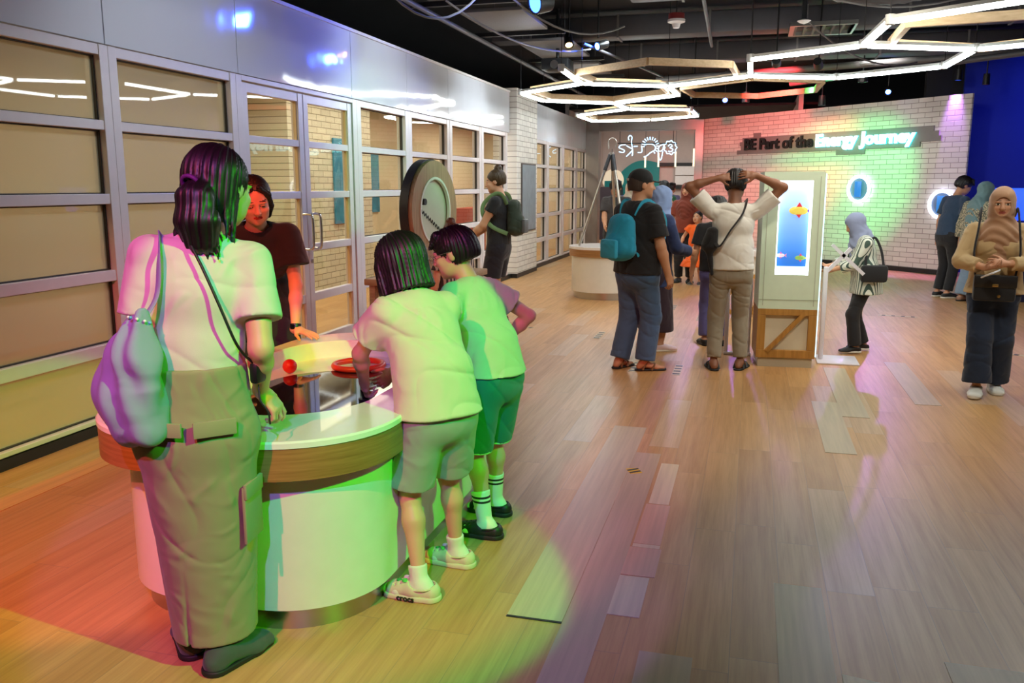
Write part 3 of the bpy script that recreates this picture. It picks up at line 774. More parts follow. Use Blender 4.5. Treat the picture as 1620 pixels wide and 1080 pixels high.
# brick wall at the back, at 45 degrees to the glazed wall
W0 = Vector((-1.16, 21.47, 0)); WD = Vector((.70711, -.70711, 0)); WN = Vector((-.70711, -.70711, 0))
def onw(px, py, off=0.0):     # point on the back wall: (s along it, height)
    d = Vector(ray(px, py).tolist()); o = Vector((0, 0, CH)); P0 = W0 + WN * off
    t = (P0 - o).dot(WN) / d.dot(WN); q = o + d * t; return (q - W0).dot(WD), q.z
WM = Matrix((WD, -WN, Vector((0, 0, 1)))).transposed().to_4x4(); WM.translation = W0
wb = structure(box('wall_back', (0, 0, 0), (6.68, .04, 3.14), BR)); wb.matrix_world = WM
q = structure(box('baseboard_back', (0, -.02, 0), (6.68, 0, .085), black)); q.matrix_world = WM
q = structure(box('trim_1', (-.02, -.03, 0), (.0, .04, 3.14), steel)); q.matrix_world = WM
bluew = mat('blue_wall', rgb(22, 42, 150), .5)
structure(box('wall_blue', (3.6, 17.6, 0), (11, 17.7, 4.0), bluew))
structure(box('wall_above_back', (3.0, 17.8, 3.14), (3.7, 18.0, 4.1), dark))
structure(box('wall_right', (10.9, -5, 0), (11, 17.6, 4.1), mat('right_wall', rgb(150, 150, 165), .8)))
structure(box('wall_rear', (-8, -5.1, 0), (11, -5, 4.1), mat('rear_wall', rgb(190, 185, 180), .8)))
# sign
S = thing('wall_sign', 'long sign on the brick wall, black words then glowing white and cyan words', 'sign'); S.matrix_world = WM
bm = bmesh.new()
panel_rows = [(1325, 1371, 2.19), (1168, 1458, 2.28), (1174, 1491, 2.37), (1172, 1487, 2.46), (1176, 1478, 2.55), (1193, 1204, 2.64)]
for a, b, z in panel_rows: add_box(bm, (onw(a, 225)[0], -.03, z), (onw(b, 215)[0], -.001, z + .0905))
bm_obj('backing_panel', bm, mat('sign_panel', rgb(128, 122, 120), .5), S)
def wt(name, s, x0, x1, z, m, size=.33, bold=.008, dep=.02, off=.06):
    o = text_obj(name, s, size, dep, m, Matrix.Identity(4), S, bold)
    w = max(v.co.x for v in o.data.vertices) - min(v.co.x for v in o.data.vertices)
    o.matrix_local = Matrix.Translation((x0, -off, z)) @ Matrix.Rotation(PI / 2, 4, 'X') @ Matrix.Diagonal(((x1 - x0) / w, 1, 1, 1))
    return o
wt('black_lettering', 'BE Part of the', onw(1180, 235)[0], onw(1288, 232)[0], 2.375, mat('letter_black', rgb(14, 14, 16), .5), bold=.01)
wt('glowing_lettering', 'Energy Journey', onw(1293, 232)[0], onw(1450, 224)[0], 2.375, mat('letter_glow', rgb(255, 255, 255), .5, emit=(.55, .95, 1, 1), es=3.0), bold=.012, dep=.015, off=.068)
wt('halo_lettering', 'Energy Journey', onw(1293, 232)[0] - .01, onw(1450, 224)[0] + .01, 2.372, mat('letter_halo', rgb(60, 220, 235), .5, emit=(.03, .62, .72, 1), es=3.5), bold=.016, dep=.01, off=.05)
# two ring lights
for px, py, r, lb in ((1361, 299, .24, 'glowing white ring light on brick wall left of the standing couple'), (1492, 323, .235, 'glowing ring light half hidden behind the couple at the right')):
    s, z = onw(px, py); R_ = thing('ring_light', lb, 'light', group='ring lights on the brick wall'); R_.matrix_world = WM @ Matrix.Translation((s, -.05, z))
    tube('ring_tube', [(r * math.cos(a * PI / 24), 0, r * math.sin(a * PI / 24)) for a in range(48)], .03, mat('ring_glow', rgb(255, 255, 255), .5, emit=(.8, .85, 1, 1), es=4), R_, 8, True)
    lathe('back_plate', [(0, 0), (r + .01, 0), (r + .01, .03), (0, .03)], mat('ring_plate', rgb(96, 118, 150), .5), R_, 48).matrix_local = Matrix.Translation((0, .015, 0)) @ Matrix.Rotation(-PI / 2, 4, 'X')
    box('screen', (-.075, -.035, -.15), (.075, -.015, .15), mat('blue_screen', rgb(20, 60, 140), .3, emit=(.02, .16, .42, 1), es=1.4), R_, .01)
# portal and the room beyond
pm = mat('portal_metal', rgb(150, 142, 138), .35, .6)
bm = bmesh.new(); add_box(bm, (-4.05, 21.42, 0), (-3.68, 21.75, 3.14)); add_box(bm, (-1.36, 21.42, 0), (-1.17, 21.75, 3.14)); add_box(bm, (-3.68, 21.45, 2.9), (-1.36, 21.7, 3.14))
structure(bm_obj('door_2', bm, pm))
structure(box('wall_beyond', (-6.8, 27, 0), (1.5, 27.1, 3.6), mat('beyond_wall', rgb(204, 190, 184), .7)))
structure(box('wall_beyond_left', (-4.6, 21.75, 0), (-4.5, 27, 3.6), mat('beyond_wall', 0)))
structure(box('wall_beyond_right', (.9, 20.5, 0), (1.0, 27, 3.6), mat('beyond_wall', 0)))
structure(box('ceiling_beyond', (-6.8, 21.76, 3.45), (1.5, 27, 3.5), dark))
Yb = 26.95
def rectb(px0, py0, px1, py1, Y): a = ony(px0, py0, Y); b = ony(px1, py1, Y); return a.x, b.x, b.z, a.z
teal = mat('teal_board', rgb(10, 140, 140), .5)
x0, x1, z0, z1 = rectb(984, 252, 1040, 380, Yb)
pts = [(x1, 0), (x1, z1 - .12)] + [(x1 - (x1 - x0) * t, z1 - .12 + .14 * math.sin(min(t * 1.9, 1.57)) - .75 * max(t - .25, 0) ** 2.2) for t in [i / 14 for i in range(15)]] + [(x0, 0)]
bm = bmesh.new(); loft(bm, [[(x, Yb, z) for x, z in pts], [(x, Yb - .06, z) for x, z in pts]])
tag(bm_obj('arched_panel', bm, teal), 'tall teal panel with rounded top in the room beyond the portal', 'panel')
x0, x1, z0, z1 = rectb(1040, 255, 1104, 400, Yb)
tag(box('back_counter', (x0, Yb - .5, 0), (x1 + .3, Yb - .1, z0 + 1.12 if z0 > 0 else 1.1), mat('ribbed_pink', rgb(190, 150, 138), .6)), 'pinkish ribbed counter front below the whiteboard beyond the portal', 'counter')
for py in (260, 296):
    a = ony(1042, py, Yb); b = ony(1104, py, Yb); tag(bar('wall_rail', a + Vector((0, -.05, 0)), b + Vector((0, -.05, 0)), .05, .1, black), 'dark horizontal rail %s the whiteboard in the far room' % ('above' if py == 260 else 'below'), 'rail')
x0, x1, z0, z1 = rectb(1069, 262, 1101, 292, Yb)
wbd = thing('whiteboard', 'white two part board on the far wall beyond the portal', 'whiteboard', (0, 0, 0))
for k in (0, 1): box('board_panel', (x0, Yb - .09, z0 + (z1 - z0) * .5 * k), (x1, Yb - .06, z0 + (z1 - z0) * .5 * (k + 1) - .02), mat('board_white', rgb(240, 240, 240), .4), wbd)
for px, y0, y1 in ((1021, 248, 265), (1042, 242, 264), (1069, 240, 264), (1098, 235, 263)):
    a = ony(px, y0, 25); b = ony(px, y1, 25); P = thing('pendant_lamp', 'pendant lamp stick in the far room, ' + {1021: 'leftmost of four', 1042: 'second from the left', 1069: 'third from the left, above the whiteboard', 1098: 'rightmost of four'}[px], 'lamp', (a.x, 25, 0), group='pendant lamp sticks in the far room')
    tube('lamp_stick', [(0, 0, a.z), (0, 0, b.z)], .025, mat('pend', rgb(255, 240, 200), .5, emit=(1, .86, .6, 1), es=.8), P, 10)
    tube('cord', [(0, 0, 3.45), (0, 0, a.z)], .006, black, P, 6)
a = ony(970, 285, 26.9); tag(lathe('wall_lamp_shade', [(0, -.03), (.33, -.03), (.33, .03), (0, .03)], mat('cream_disc', rgb(250, 232, 200), .5, emit=(1, .86, .66, 1), es=.35)), 'round cream disc on the far wall behind the tripod', 'disc').matrix_world = Matrix.Translation(a) @ Matrix.Rotation(PI / 2, 4, 'X')
tag(box('teal_sign', (ony(957, 286, 26.9).x, 26.84, ony(957, 306, 26.9).z), (ony(984, 286, 26.9).x, 26.88, ony(957, 286, 26.9).z), teal), 'small teal board below the cream disc beyond the portal', 'sign')
tag(box('storage_cabinet', (-4.4, 25.6, 0), (-3.75, 26.3, 1.55), mat('cab_dark', rgb(62, 56, 66), .5)), 'dark cabinet at the left inside the room beyond the portal', 'cabinet')
# neon sign seen from behind
NS = thing('neon_sign', 'blue white neon script sign hanging in the portal, seen from behind', 'sign', (0, 22.0, 0))
neon_m = mat('neon_blue', rgb(200, 230, 255), .5, emit=(.38, .7, 1, 1), es=3.0)
def np_(x, y): p = ony(920 + x / 6.75, 180 + y / 6.75, 22.0); return (p.x, 0, p.z)
strokes = [[(470, 330), (420, 335), (400, 360), (430, 375), (458, 392), (445, 412), (400, 405)],
    [(506, 282), (500, 255), (516, 232), (538, 248), (533, 300), (545, 400), (540, 450)], [(535, 372), (480, 340)], [(538, 395), (505, 430), (478, 455)],
    [(555, 348), (600, 346)], [(640, 340), (645, 375), (640, 410), (600, 412)],
    [(665, 462), (700, 445), (735, 415), (780, 388), (788, 355), (765, 328), (715, 322), (675, 330)],
    [(820, 372), (838, 340), (880, 325)], [(822, 395), (845, 398), (868, 380), (880, 330)], [(822, 380), (818, 440), (835, 488), (852, 480), (868, 400)],
    [(925, 345), (950, 325), (968, 345), (945, 362), (975, 378), (960, 402), (925, 400)]]
for k in range(14):
    a_ = rad(-60 + k * 19); cx, cy = 735, 340; strokes.append([(cx + 62 * math.cos(a_), cy - 62 * math.sin(a_)), (cx + 95 * math.cos(a_), cy - 95 * math.sin(a_))])
sc_ = [(948 + (64 + 7 * math.cos(k * PI / 2)) * math.cos(k * PI / 18), 360 - (70 + 7 * math.cos(k * PI / 2)) * math.sin(k * PI / 18)) for k in range(36)]
for st in strokes: tube('neon_tube', smooth_path([np_(*q) for q in st], 4), .013, neon_m, NS, 6)
tube('neon_tube', [np_(*q) for q in sc_], .013, neon_m, NS, 6, True)
a = np_(385, 315); b = np_(1020, 315); bar('hanging_bar', a, b, .02, .02, black, NS)
for x in (410, 980): p = np_(x, 315); tube('hanging_rod', [p, (p[0], 0, 3.45)], .008, black, NS, 6)

# ================================================================ lights overhead
def hp(px, py, z=2.9): v = onz(px, py, z); return (v.x, v.y, z)
cols = {}
J = dict(a=(824, 148), b=(920, 133), c=(860, 160), d=(972, 164), e=(1073, 151), f=(1057, 137), g=(888, 110), h=(1187, 121), i=(993, 173), j=(913, 183), k=(938, 192), l=(1030, 190), m=(1103, 184), n=(1093, 174), o=(1187, 95), p=(1366, 73), q=(1323, 124), r=(1494, 106), s=(1543, 79), t=(1408, 35))
JP = {k_: Vector(hp(*v)) for k_, v in J.items()}
JP['u'] = Vector((2.1, 7.15, 2.9)); JP['v'] = Vector((3.2, 7.9, 2.9)); JP['w'] = Vector((3.2, 9.2, 2.9)); 
JP['x1'] = Vector((2.1, 5.8, 2.9)); JP['x2'] = Vector((3.2, 5.1, 2.9)); JP['x3'] = Vector((4.3, 5.8, 2.9)); JP['x4'] = Vector((4.3, 7.2, 2.9))
JP['y1'] = Vector((3.2, 3.7, 2.9)); JP['y2'] = Vector((2.1, 3.0, 2.9)); JP['y3'] = Vector((2.1, 1.6, 2.9)); JP['y4'] = Vector((4.3, 3.0, 2.9)); JP['y5'] = Vector((4.3, 1.6, 2.9)); JP['y6'] = Vector((3.2, .9, 2.9))
JP['z1'] = Vector((1.0, .9, 2.9)); JP['z2'] = Vector((1.0, -.6, 2.9)); JP['z3'] = Vector((-.1, -1.3, 2.9)); JP['z4'] = Vector((-1.2, -.6, 2.9)); JP['z5'] = Vector((2.1, -1.3, 2.9)); JP['z6'] = Vector((-1.2, .2, 2.9))
segs = 'ab ac cd de ef fb bg fh di ij jk kl lm mn ni ho op hq qr rs sp pt tu uv vw ws'.split()
segs = [(s_[0], s_[1]) for s_ in segs] + [('u', 'x1'), ('x1', 'x2'), ('x2', 'x3'), ('x3', 'x4'), ('x4', 'v')]
HL = thing('hexagon_led_lights', 'network of glowing white LED bars joined in hexagons below the black ceiling', 'light')
hous = mat('led_housing', rgb(200, 204, 204), .4)
for a, b in segs:
    A, B = JP[a], JP[b]; d = (B - A).normalized() * .04
    hz = Vector((0, 0, .035)); bar('housing', A + d + hz, B - d + hz, .06, .03, hous, HL)
    bar('light_bar', A + d, B - d, .042, .03, led, HL)
used = {q for s_ in segs for q in s_}
for k_, v in JP.items():
    if k_ not in used: continue
    lathe('joint', [(0, -.02), (.04, -.02), (.04, .06), (0, .06)], hous, HL, 10, v)
    tube('hanging_wire', [v + Vector((0, 0, .06)), (v.x, v.y, 4.1)], .004, dark, HL, 5)
ctr = lambda ks: sum((JP[k_] for k_ in ks), Vector()) / len(ks)
woodf = wood_mat('oak_frame', (190, 158, 118), (214, 184, 144))
def wring(pts, lb, inset=.16, hgt=.08, z=2.96):
    c = sum(pts, Vector()) / len(pts); P = [c + (p - c) * (1 - inset / max((p - c).length, .1)) for p in pts]; P = [Vector((p.x, p.y, z)) for p in P]
    bm = bmesh.new()
    for i in range(len(P)): add_bar(bm, P[i - 1], P[i], .05, hgt)
    tag(bm_obj('wooden_hexagon_frame', bm, woodf), lb, 'frame', None)
wring([JP[k_] for k_ in 'abfedc'], 'pale wooden hexagon hung inside the LED hexagon left of centre by the column')
wring([JP[k_] for k_ in 'idenmlkj'][0:1] + [JP[k_] for k_ in 'nmlkj'], 'farthest pale wooden hexagon inside the LED bars nearest the portal')
def hq(*P): return [Vector(hp(*p, 2.96)) for p in P]
wring(hq((912, 115), (1025, 97), (1157, 102), (1168, 121), (1066, 134), (948, 131)), 'open wooden hexagon in the middle above the blue and amber spotlights', 0)
wring(hq((1078, 138), (1098, 150), (1200, 152), (1290, 142), (1303, 127), (1190, 123)), 'wooden hexagon hung above the brick wall sign', 0)
wring(hq((1437, 36), (1408, 69), (1552, 76)) + [Vector((3.1, 9.4, 2.96)), Vector((3.1, 8.1, 2.96))], 'nearest wooden hexagon with grey underside at the top right corner', 0)
# ---------------------------------------------------------------- things on the ceiling
grey = mat('duct_grey', rgb(120, 118, 120), .6, .3, bump=.3, bscale=40)
dgrey = mat('pipe_grey', rgb(84, 84, 90), .55, .2)
for i, (y, w, h_, z, x0, x1, lb) in enumerate([(6.2, .45, .30, 3.88, -3.9, 6, 'dark grey duct crossing the ceiling nearest the camera'), (8.2, .3, .3, 3.85, -2.5, 8, 'second grey duct crossing the ceiling above the blue spotlight'),
        (10.6, .5, .3, 3.88, -1.5, 8, 'wide grey duct crossing above the smoke detector'), (13.2, .4, .3, 3.86, -3.9, 8, 'far grey duct crossing above the hexagon lights'), (16, .5, .3, 3.86, -3.9, 4, 'farthest grey duct crossing before the portal')]):
    d_ = thing('air_duct', lb, 'duct', (0, y, z)); box('duct_body', (x0, -w / 2, -h_ / 2), (x1, w / 2, h_ / 2), dgrey, d_, .03)
    for k in range(int((x1 - x0) / 1.3)): box('duct_flange', (x0 + .6 + k * 1.3, -w / 2 - .015, -h_ / 2 - .015), (x0 + .63 + k * 1.3, w / 2 + .015, h_ / 2 + .015), grey, d_)
for i, (x, y, L_) in enumerate([(-3.1, 8.6, 1.3), (-3.0, 10.6, 1.3), (-2.9, 12.9, 1.6), (-2.9, 15.2, 1.4)]):
    P = thing('ceiling_panel', ['grey perforated ceiling panel nearest the camera over the left wall', 'second grey perforated panel along the left wall', 'third grey perforated panel left of the hexagon lights', 'farthest grey panel near the brick column'][i], 'panel', (x, y, 3.55))
    box('panel_face', (-.38, -L_ / 2, 0), (.38, L_ / 2, .04), grey, P, .005)
    for sx in (-.3, .3): tube('threaded_rod', [(sx, L_ / 2 - .1, .04), (sx, L_ / 2 - .1, .55)], .006, dgrey, P, 6); tube('threaded_rod', [(sx, -L_ / 2 + .1, .04), (sx, -L_ / 2 + .1, .55)], .006, dgrey, P, 6)
    box('cross_bar', (-.6, L_ / 2 + .02, -.05), (.6, L_ / 2 + .07, 0), black, P)
for i, (a, b, r, lb) in enumerate([((-.62, 7.0, 3.9), (-.62, 12.5, 3.45), .022, 'pale conduit running away from the camera above the hexagons'), ((-3.5, 5.0, 3.66), (7, 5.4, 3.6), .03, 'thin pipe crossing the ceiling front'),
        ((-2.8, 9.6, 3.6), (8, 9.3, 3.45), .035, 'pipe crossing the ceiling behind the coloured spotlights'), ((-1.6, 14.8, 3.3), (6, 12.6, 3.35), .05, 'grey track bar slanting above the brick wall'), ((-3.6, 6.5, 3.5), (-3.4, 21, 3.4), .03, 'pipe running along the top of the left wall'),
        ((-2.2, 11.5, 3.4), (-1.1, 16.5, 3.3), .02, 'thin reddish pipe heading to the portal'), ((.5, 14.6, 3.15), (5, 11.5, 3.3), .04, 'bluish track bar nearest the blue wall')]):
    tag(tube('ceiling_pipe', [a, b], r, dgrey if i != 3 else grey, None, 8), lb, 'pipe')
for i, (a, b, sag) in enumerate([((-3.3, 7.2, 3.5), (-2.7, 8.6, 3.45), .35), ((-3.0, 6.6, 3.6), (-3.1, 7.8, 3.5), .3), ((-2.6, 8.9, 3.6), (-1.6, 11, 3.5), .25), ((0, 9.0, 3.6), (2.4, 10.0, 3.6), .3), ((-3.2, 9, 3.5), (-2.2, 12, 3.4), .2), ((.5, 11.5, 3.6), (2.4, 14, 3.4), .3)]):
    a, b = Vector(a), Vector(b); p = [a.lerp(b, t / 10) - Vector((0, 0, sag * 4 * (t / 10) * (1 - t / 10))) for t in range(11)]
    tag(tube('ceiling_cable', p, .012, grey, None, 6), 'sagging grey cable ' + ['over the left wall', 'nearest the camera at the top', 'left of the amber spotlight', 'right of the smoke detector', 'along the perforated panels', 'over the brick wall sign'][i], 'cable')
# ribbed flexible duct
bm = bmesh.new(); P_ = smooth_path([(.1, 9.6, 3.75), (.7, 9.5, 3.5), (1.4, 9.5, 3.45), (2.2, 9.7, 3.75)], 12); add_tube(bm, P_, [.11 + .012 * (i % 2) for i in range(len(P_))], 14)
tag(bm_obj('flexible_duct', bm, dgrey, None, ang=30), 'sagging ribbed flexible duct right of the smoke detector', 'duct')
def ceil_lamp(px, py, z, col, es, lb, name='spotlight', r=.045, tgt=(0, 0, -1), lamp=None):
    p = onz(px, py, z); t = thing(name, lb, 'spotlight', p); d = (Vector(tgt) if isinstance(tgt, tuple) and abs(Vector(tgt).length - 1) < .01 else (Vector(tgt) - p)).normalized()
    qd = d.to_track_quat('-Z', 'Y').to_matrix().to_4x4()
    o = lathe('lamp_body', [(.0, .16), (r + .01, .16), (r + .018, .0), (r + .018, -.02), (r, -.02), (r, 0)], black, t, 20); o.matrix_local = qd
    o = lathe('lens', [(0, -.012), (r, -.008), (r, 0), (0, 0)], mat('lens_%s' % lb[:6], (*col, 1), .4, emit=(*col, 1), es=es), t, 20); o.matrix_local = qd
    tube('bracket', [(0, 0, .1), (0, 0, 4.1 - z)], .012, black, t, 6)
    if lamp: spot('beam', p + d * .05, tgt, lamp[0], col if len(lamp) < 3 else lamp[2], lamp[1], .7, .06)
    return t
AM, BL, RD, GN, PU = (1, .55, .16), (.03, .10, 1), (1, .05, .06), (.06, 1, .25), (.55, .2, 1)
ceil_lamp(900, 70, 3.4, AM, 40, 'amber glowing ceiling spotlight left of the blue one', tgt=(-1.5, 9, 0), lamp=(70, 50))
ceil_lamp(946, 73, 3.4, BL, 60, 'bright blue ceiling spotlight right of the amber one', tgt=(-4, 9, 2.4), lamp=(150, 60))
ceil_lamp(848, 4, 3.45, BL, 12, 'large blue glowing lamp at the top edge of the picture', r=.1, tgt=(-4, 7, 2.8), lamp=(120, 70))
ceil_lamp(1228, 100, 3.2, RD, 40, 'red ceiling spotlight inside the middle hexagon', tgt=tuple(W0 + WD * 2.3 + Vector((0, 0, 2.3))), lamp=(2600, 34))
ceil_lamp(1295, 104, 3.2, GN, 20, 'green ceiling spotlight right of the red one', tgt=tuple(W0 + WD * 4.2 + Vector((0, 0, 1.7))), lamp=(1500, 34))
ceil_lamp(1098, 152, 3.1, RD, 30, 'small red spotlight above the portal', tgt=(0, 16, 0), lamp=(60, 40))
ceil_lamp(1147, 158, 3.2, BL, 50, 'blue spotlight above the left end of the brick wall sign', tgt=(-.2, 12, 0), lamp=(130, 60, PU))
ceil_lamp(1405, 145, 3.3, BL, 50, 'blue spotlight above the right half of the sign', tgt=(1.5, 9.5, 0), lamp=(160, 55, PU))
ceil_lamp(1516, 125, 3.4, BL, 50, 'blue spotlight nearest the blue wall', tgt=tuple(W0 + WD * 6.3 + Vector((0, 0, 1.0))), lamp=(800, 45, PU))
ceil_lamp(1560, 132, 3.3, (1, .02, .02), 1.0, 'unlit dark spotlight with a red glint on the blue wall side', r=.04)
ceil_lamp(1180, 160, 3.1, (.8, .8, .8), .1, 'white unlit projector lamp on the slanting bar', r=.05)
ceil_lamp(1300, 165, 3.1, (.2, .6, .6), .1, 'teal tinted unlit lamp above the sign', r=.05)
ceil_lamp(1365, 128, 3.3, (.3, .3, .3), .1, 'dark unlit lamp left of the blue one over the sign', r=.06)
t = thing('smoke_detector', 'white round smoke detector under a red base', 'detector', onz(1070, 35, 3.6))
lathe('base', [(0, .03), (.1, .03), (.1, .1), (0, .1)], mat('red_base', rgb(120, 30, 30), .5), t, 24); lathe('detector_head', [(0, -.07), (.04, -.07), (.055, -.02), (.11, 0), (.11, .03), (0, .03)], white, t, 24)
tube('rod', [(0, 0, .1), (0, 0, .5)], .01, black, t, 6)
t = thing('smoke_detector', 'small pale sensor on a black drop rod left of the ceiling grille', 'detector', onz(1272, 33, 3.5)); lathe('detector_head', [(0, -.04), (.05, -.02), (.08, .0), (0, .03)], white, t, 20); tube('rod', [(0, 0, .02), (0, 0, .6)], .03, black, t, 8)
g_ = thing('ceiling_grille', 'square grey air grille in the ceiling right of the sensor', 'grille', onz(1300, 48, 3.65))
for k in range(7): box('louvre', (-.36 + k * .12, -.36, 0), (-.33 + k * .12, .36, .03), grey, g_)
bm = bmesh.new()
for q in ((-.42, -.42, .42, -.36), (-.42, .36, .42, .42), (-.42, -.36, -.36, .36), (.36, -.36, .42, .36)): add_box(bm, (q[0], q[1], 0), (q[2], q[3], .05))
bm_obj('grille_frame', bm, steel, g_)
t = thing('projector', 'black ceiling projector above the near end of the LED hexagons', 'projector', onz(882, 105, 3.3)); box('projector_body', (-.2, -.2, -.07), (.2, .2, .09), black, t, .02); tube('drop_pole', [(0, 0, .09), (0, 0, .8)], .025, black, t, 10); lathe('projector_lens', [(0, 0), (.05, 0), (.06, .03), (0, .03)], steel, t, 16).matrix_local = Matrix.Translation((0, -.2, 0)) @ Matrix.Rotation(PI / 2, 4, 'X')
for px, py, lb in ((1375, 104, 'flat pale round ceiling speaker inside the hexagon'), (1000, 138, 'small pale round ceiling fitting under the left hexagons')):
    tag(lathe('ceiling_speaker', [(0, 0), (.13, .0), (.15, .02), (.15, .05), (0, .05)], mat('fit', rgb(170, 175, 180), .5), None, 24, onz(px, py, 3.3)), lb, 'speaker')

# ---------------------------------------------------------------- the interactive table
tw = mat('solid_white', rgb(236, 230, 226), .22, coat=.3); band = wood_mat('band_wood', (138, 94, 48), (172, 122, 70), kk=[2.5, 2.5, 70]); bodyw = mat('white_laminate', rgb(226, 222, 212), .3)
T_ = thing('interactive_table', 'white rounded table with wooden band and sunken black mirror surface on steel plinth', 'table', (-1.82, 3.50, 0))
X0, Y0, X1, Y1 = -.59, -1.08, .60, 1.08
def loopz(x0, y0, x1, y1, r, z): return [(x, y, z) for x, y in rrect(x0, y0, x1, y1, r, 14)]
def tray(name, outer, inner, z0, z1, m, par, zi=None):
    bm = bmesh.new(); zi = z0 if zi is None else zi
    loft(bm, [loopz(*inner, zi), loopz(*inner, z1 - .004), [(x, y, z1) for x, y, z in loopz(inner[0] - .004, inner[1] - .004, inner[2] + .004, inner[3] + .004, inner[4] + .004, 0)],
              [(x, y, z1) for x, y, z in loopz(outer[0] + .006, outer[1] + .006, outer[2] - .006, outer[3] - .006, outer[4] - .006, 0)], loopz(*outer, z1 - .007), loopz(*outer, z0)], (False, False))
    return bm_obj(name, bm, m, par, ang=35)
O_ = (X0, Y0, X1, Y1, .42); I_ = (-.50, -.76, .385, .81, .36)
tray('rim', O_, I_, .715, .74, tw, T_, .65)
bm = bmesh.new(); loft(bm, [loopz(X0 + .004, Y0 + .004, X1 - .004, Y1 - .004, .416, .715), loopz(X0 + .004, Y0 + .004, X1 - .004, Y1 - .004, .416, .60), loopz(X0 + .08, Y0 + .08, X1 - .08, Y1 - .08, .34, .60)], (False, True)); bm_obj('wood_band', bm, band, T_, ang=35)
bm = bmesh.new(); loft(bm, [loopz(X0 + .09, Y0 + .09, X1 - .06, Y1 - .09, .36, .60), loopz(X0 + .09, Y0 + .09, X1 - .06, Y1 - .09, .36, .09)]); bm_obj('table_body', bm, bodyw, T_, ang=35)
bm = bmesh.new(); loft(bm, [loopz(X0 + .13, Y0 + .13, X1 - .1, Y1 - .13, .32, .09), loopz(X0 + .13, Y0 + .13, X1 - .1, Y1 - .13, .32, 0)]); bm_obj('plinth', bm, steel, T_, ang=35)
prism('inner_tray', rrect(*I_, 14), .63, .65, tw, T_)
mir = mat('black_mirror', rgb(14, 16, 24), .04, 0, noise=0, spec=.7)
prism('mirror_surface', rrect(-.38, -.745, .37, .42, .34, 14), .6505, .654, mir, T_)
lil = mat('lilac_print', rgb(196, 176, 226), .3)
for k, (x, y, w) in enumerate(((-.2, .62, .26), (-.16, .56, .18), (.12, .66, .2), (.12, .60, .16), (.14, .54, .12))): box('printed_text', (x, y, .6502), (x + w, y + .025, .6512), lil, T_)
tag(lathe('ball', [(.036 * math.sin(a * PI / 16), -.036 * math.cos(a * PI / 16)) for a in range(17)], mat('red_ball', rgb(226, 36, 22), .4), None, 32, onz(459, 590, .65) + Vector((0, 0, .036))), 'small red ball on the white strip beside the black mirror', 'ball')
rc = onz(562, 579, .66); rc.x += .02
bm = bmesh.new(); add_tube(bm, [(.125 * math.cos(a * PI / 24), .125 * math.sin(a * PI / 24), 0) for a in range(48)], .016, 12, True, 1.0)
o = bm_obj('ring', bm, mat('red_ring', rgb(232, 44, 26), .35), None, ang=60); o.location = (rc.x, rc.y, .668); tag(o, 'flat red ring lying on the tray of the table beyond the mirror', 'ring')
# ---------------------------------------------------------------- round wheel exhibit by the glass wall
E_ = thing('wheel_exhibit', 'large upright wooden ring with clear disc and zigzag scratches by glass wall', 'exhibit', (-2.95, 7.75, 0), rad(-6))
cz = 1.345
def xl(name, prof, m, par, seg=64): o = lathe(name, prof, m, par, seg); o.matrix_local = Matrix.Translation((0, 0, cz)) @ Matrix.Rotation(PI / 2, 4, 'Y'); return o
wd_g = wood_mat('wheel_wood', (150, 116, 84), (184, 150, 116))
xl('wooden_ring', [(.31, -.06), (.31, .07), (.47, .07), (.47, -.06), (.31, -.06)], wd_g, E_)
xl('dark_rim', [(.465, -.055), (.482, -.055), (.482, .03), (.465, .03)], mat('rim_dark', rgb(40, 36, 34), .4), E_)
xl('light_ring', [(.295, .05), (.295, .078), (.318, .078), (.318, .05), (.295, .05)], mat('ring_w', rgb(230, 235, 230), .3), E_)
xl('clear_disc', [(0, .02), (.31, .02), (.31, .035), (0, .035)], mat('frosted_green', rgb(206, 216, 198), .35, noise=.15, nscale=4), E_)
zz = [(.045, -.26 + k * .022, cz + .02 - k * .011 + (.018 if k % 2 else -.018)) for k in range(24)]
tube('zigzag_line', zz, .004, black, E_, 5)
lathe('pivot', [(0, 0), (.03, 0), (.03, .03), (0, .03)], black, E_, 16).matrix_local = Matrix.Translation((.04, -.2, cz + .09)) @ Matrix.Rotation(PI / 2, 4, 'Y')
box('bench_top', (-.3, -.72, .70), (.35, .6, .76), wd_g, E_, .01)
for y in (-.70, .5):
    for x in (-.26, .26): box('leg', (x, y, 0), (x + .06, y + .07, .70), wd_g, E_, .006)
box('ring_support', (-.05, -.12, .76), (.06, .12, .89), wd_g, E_, .01)
# ---------------------------------------------------------------- drum with a steel tripod
D_ = thing('drum_table', 'white drum table with wooden band holding the steel tripod', 'table', (-1.98, 12.35, 0))
lathe('drum_body', [(0, .1), (.5, .1), (.5, .60), (0, .60)], bodyw, D_, 64); lathe('wood_band', [(0, .6), (.535, .6), (.535, .70), (0, .70)], band, D_, 64); lathe('drum_top', [(0, .70), (.54, .70), (.54, .735), (0, .735)], tw, D_, 64); lathe('plinth', [(0, 0), (.46, 0), (.46, .1), (0, .1)], steel, D_, 64)
Tp = thing('tripod', 'tall shiny steel tripod with a hook standing on the white drum', 'tripod', (-1.98, 12.35, .735)); ap = Vector((.05, 0, 1.36))
for a_ in (200, 320, 80): p = Vector((.40 * math.cos(rad(a_)), .40 * math.sin(rad(a_)), 0)); lg = tube('leg', [p, ap + (p - ap) * .04], .02, steel, Tp, 12); tube('clamp', [ap + (p - ap) * .06, ap + (p - ap) * .22], .027, mat('clampm', rgb(70, 72, 78), .4, .6), lg, 12)
